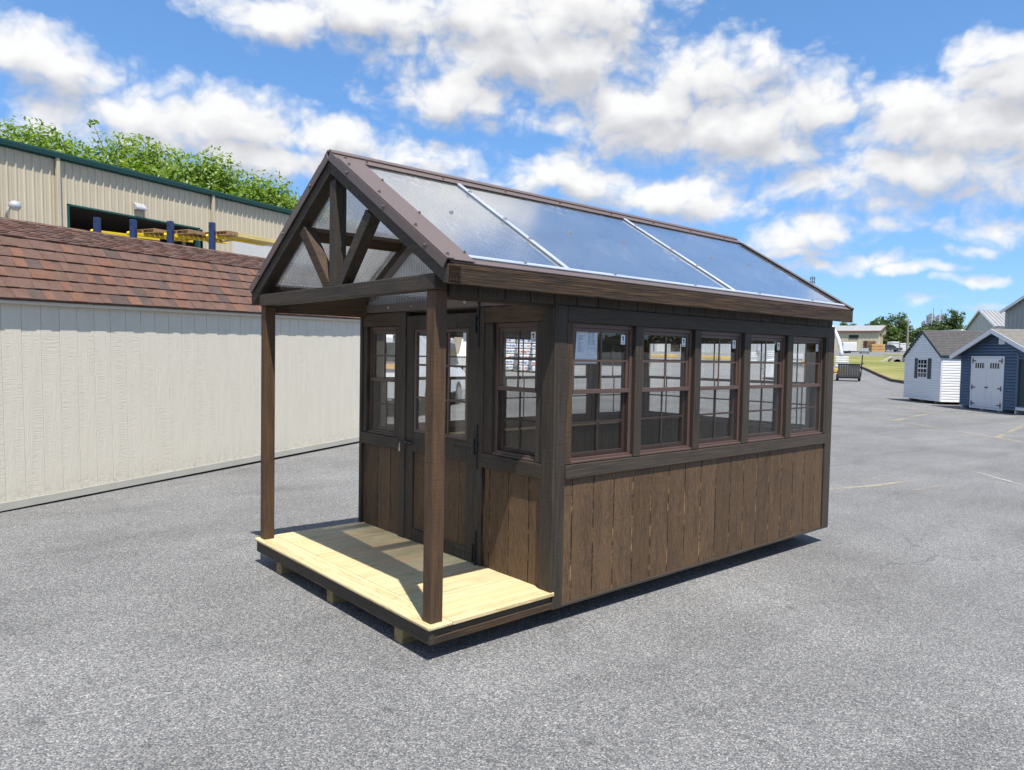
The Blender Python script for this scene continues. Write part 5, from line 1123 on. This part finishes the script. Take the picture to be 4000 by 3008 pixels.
M['lum_yellow'] = wood('yellow_lumber', (.5, .3, .06), (.66, .43, .1), (.76, .55, .2), 0, .2, 0, .8, 10)
for i, (az_, D, w, lab) in enumerate(((38.4, 100, 2.6, 'yellow lumber pile in front of the closed dock door'), (36.9, 100, 2.6, 'yellow lumber pile in front of the open dock'), (35.3, 99, 2.4, 'yellow lumber pile right of the open dock'), (33.7, 98, 2.6, 'yellow lumber pile in line with the third side window'), (32.2, 97, 2.6, 'last yellow lumber pile before the white stacks'))):
    p = along(D, az_); bundles(lab, 'lumber', (p.x, p.y, zg(p.x, p.y)-.1), az_-90, w, 1.2, 1, .42, M['lum_yellow'], .1, .1, 'yellow lumber piles in the yard')
M['machine_yellow'] = plain('yellow_machine_paint', (.62, .43, .04), .45, 0, .1); M['machine_green'] = plain('green_machine_paint', (.03, .16, .06), .45, 0, .1)
p = along(73, 40.8); fk = thing('yellow_forklift', 'yellow forklift with green carriage seen through the first side window', 'forklift', (p.x, p.y, zg(*p)), rotz(rad(-49)))
prism('body', [(-1.0, .3), (1.1, .3), (1.15, 1.0), (.55, 1.1), (.4, .95), (-.6, .95), (-.8, 1.25), (-1.1, 1.2)], 1, -.55, .55, M['machine_yellow'], fk, .03)
for x, r in ((-.7, .28), (.75, .34)):
    for s in (-1, 1): mb = MB(); mb.tube([(x, s*.4, r), (x, s*.62, r)], r, 14); mb.build('wheel', M['tyre'], fk)
mb = MB()
for x in (-.75, .5):
    for s in (-1, 1): mb.bar((x, s*.48, .95), (x*.8, s*.45, 2.15), .06, .06)
mb.build('cage_posts', M['iron'], fk); box('cage_roof', (-.65, .45), (-.5, .5), (2.151, 2.2), M['iron'], fk)
mb = MB(); mb.bar((1.2, -.3, .1), (1.2, -.3, 2.4), .1, .12); mb.bar((1.2, .3, .1), (1.2, .3, 2.4), .1, .12); mb.build('mast', M['machine_green'], fk); mb = MB(); mb.bar((1.25, -.25, .12), (2.3, -.25, .08), .1, .05); mb.bar((1.25, .25, .12), (2.3, .25, .08), .1, .05); mb.build('forks', M['iron'], fk); box('seat', (-.35, .1), (-.25, .25), (.951, 1.4), M['iron'], fk, .05)
# printed wrapped bundles
M['print_blue'] = plain('blue_printed_wrap', (.10, .20, .48), .5, 0, .1); M['print_red'] = plain('red_printed_wrap', (.55, .12, .12), .5, 0, .1)
for i, (az_, D, rows, lab) in enumerate(((49.3, 46.5, 7, 'tall stack of white and blue wrapped bundles at the left behind the front windows'), (48.1, 45.8, 7, 'stack of white wrapped bundles with blue print in the middle behind the front window'), (46.9, 45.0, 6, 'stack of white and red wrapped bundles at the right behind the front window'))):
    p = along(D, az_); t = thing('wrapped_stack', lab, 'lumber', (p.x, p.y, zg(*p)), rotz(rad(az_-90+4)), 'wrapped bundles behind the greenhouse'); z = .1
    for k in range(rows):
        j = random.uniform(-.05, .05); b_ = box('bundle', (-.44+j, .44+j), (-.8, .8), (z, z+.29), M['wrap_white'], t, .03)
        for m2 in range(4): x0 = -.40+m2*.2+j; box('wrap_print', (x0, x0+.15), (-.803-.8+.8, -.8005), (z+.06+random.random()*.08, z+.20), random.choice((M['print_blue'], M['print_blue'], M['print_red'], M['wrap_white'])), t, 0)
        for s in (-.3, .3): box('bearer', (s-.05, s+.05), (-.75, .75), (z-.05, z-.0005), M['band_dark'], t, 0)
        z += .34
p = along(60, 46.5); dsh = thing('open_lean_to', 'dark open lean-to behind the wrapped bundles', 'shelter', (p.x, p.y, zg(*p)), rotz(rad(-44)))
box('back_wall', (-9, 9), (4, 4.1), (0, 5.0), M['dark_room'], dsh, 0); prism('roof', [(-.4, 4.2), (4.3, 5.1), (4.3, 5.2), (-.4, 4.35)], 0, -9.2, 9.2, M['metal_grey'], dsh, 0)
for k in range(5): box('post', (-9+k*4.4, -8.8+k*4.4), (0, .2), (0, 4.2), M['pole'], dsh)
# white van beside the bundles, and a van behind the long shed
def van(label, loc, ang, stripe=False):
    t = vehicle('white_van', label, 'van', loc, ang, [(-2.6, .4), (-2.65, .95), (-2.2, 1.15), (-1.5, 1.95), (2.4, 2.05), (2.6, 1.9), (2.65, .4)], 1.95, M['van_white'], (-1.7, 1.6), .35, [[(-2.0, 1.2), (-1.5, 1.8), (-.8, 1.82), (-.8, 1.2)]])
    for s in (-1, 1): mb = MB(); mb.box((2.60, 2.67), (s*.8-.09, s*.8+.09), (1.0, 1.5)); mb.build('tail_light', M['lamp_red'], t)
    mb = MB(); mb.box((2.58, 2.66), (-.62, .62), (1.3, 1.75)); mb.build('rear_window', M['dark_glass'], t)
    if stripe: mb = MB(); mb.box((2.60, 2.665), (-.9, .9), (1.12, 1.24)); mb.build('orange_band', M['lum_orange'], t)
    return t
p = along(43, 51.4); van('white van standing left of the wrapped bundles', (p.x, p.y, zg(*p)), 40)
p = Vector((8.7, 13.6)); van('white van with red lights just beyond the end of the long white shed', (p.x, p.y, zg(*p)), 220, True)
bs = thing('brown_shed', 'brown timber shed far behind the long white shed', 'shed', (14.6, 23.6, zg(14, 23)), rotz(rad(-35)))
for k in range(16): box('plank', (-2.4+k*.3, -2.4+k*.3+.285), (0, .05), (.2, 2.6), M['lum_orange'] if k % 5 == 2 else M['brown_stack'], bs, .005)
prism('roof', [(-.2, 2.55), (1.5, 3.4), (3.2, 2.55), (3.2, 2.45), (1.5, 3.28), (-.2, 2.45)], 0, -2.6, 2.6, M['roof_grey'], bs, 0); box('core', (-2.38, 2.38), (.06, 3.0), (.15, 2.5), M['brown_stack'], bs, 0)
# white stacks, crate and arch at the far side windows
M['pvc'] = plain('white_pvc', (.75, .76, .77), .35, 0, .04)
for az_, D, rows, w, lab in ((29.35, 82, 9, 1.0, 'tall stack of white trays seen through the fourth side window'), (30.6, 92, 5, .9, 'low white stack under the left foot of the white arch'), (24.55, 82, 5, 1.3, 'white stack at the right foot of the white arch beside the corner post')):
    p = along(D, az_); bundles(lab, 'stack', (p.x, p.y, zg(*p)+(.55 if D == 82 and az_ < 25 else 0)), az_-90, w, 1.2, rows, .17, M['pvc'], .05, .05, 'white stacks in the yard')
p = along(82, 24.6); bundles('orange lumber bundles under the white stack beside the corner post', 'lumber', (p.x, p.y, zg(*p)-.45), 24.6-90, 1.35, 1.3, 2, .36, M['lum_yellow'], .1, .05)
p = along(90, 27.6); bundles('grey wrapped crate seen through the last side window', 'crate', (p.x, p.y, zg(*p)), 27.6-90, 1.5, 1.2, 2, .55, M['wrap_white'], .1)
p = along(89, 27.0); bundles('small orange crate seen through the last side window', 'crate', (p.x, p.y, zg(*p)), 27-90, .8, .8, 1, .6, M['lum_orange'], .1)
pa, pb = along(90, 30.3), along(84, 24.6); za_, zb_ = zg(*pa)+1.0, zg(*pb)+1.35
mb = MB(); a3, b3_ = Vector((*pa, za_)), Vector((*pb, zb_)); cpt = (a3+b3_)/2
mb.tube([(cpt+(a3-cpt)*math.cos(math.pi*k/24)+zv(5.2*math.sin(math.pi*k/24)))-cpt for k in range(25)], .19, 12)
tag(mb.build('white_arch', M['pvc'], None, True, loc=cpt), 'big white tube arch spanning the yard behind the greenhouse', 'arch')
p = along(62, 29.2); bn = thing('grey_tank', 'grey box tank in front of the white tray stack', 'tank', (p.x, p.y, zg(*p)), rotz(rad(-61)))
prism('shell', [(-.6, .2), (.6, .2), (.75, .7), (.6, 1.5), (.2, 1.75), (-.5, 1.6), (-.75, .8)], 1, -.6, .6, M['wrap_white'], bn, .05); box('cradle', (-.7, .7), (-.5, .5), (.0, .195), M['iron'], bn)
# trees and a pole on the camera's right, mirrored in the side windows
rt = MB(); rnd = random.Random(9)
for k in range(9000):
    x = rnd.uniform(-40, 190); hh = 4.2+2.6*math.sin(x*.16)+1.6*math.sin(x*.41+2); y = -86-rnd.random()*5; z = zg(x, y)+rnd.random()**.7*max(1.6, hh); p = Vector((x, y, z)); u_ = Vector((rnd.gauss(0, 1), rnd.gauss(0, 1), rnd.gauss(0, 1))).normalized(); w_ = u_.cross(Vector((rnd.gauss(0, 1), .3, rnd.gauss(0, 1)))).normalized(); s = rnd.uniform(.35, .75); rt.poly([p+u_*s, p+w_*s*.7, p-u_*s, p-w_*s*.7])
tag(rt.build('mirrored_tree_row', M['leaf_dark']), 'row of dark trees mirrored in the greenhouse side windows', 'trees', kind='stuff')
upole('utility pole with crossarm mirrored in the second side window', 66, -66, 9.0, True)
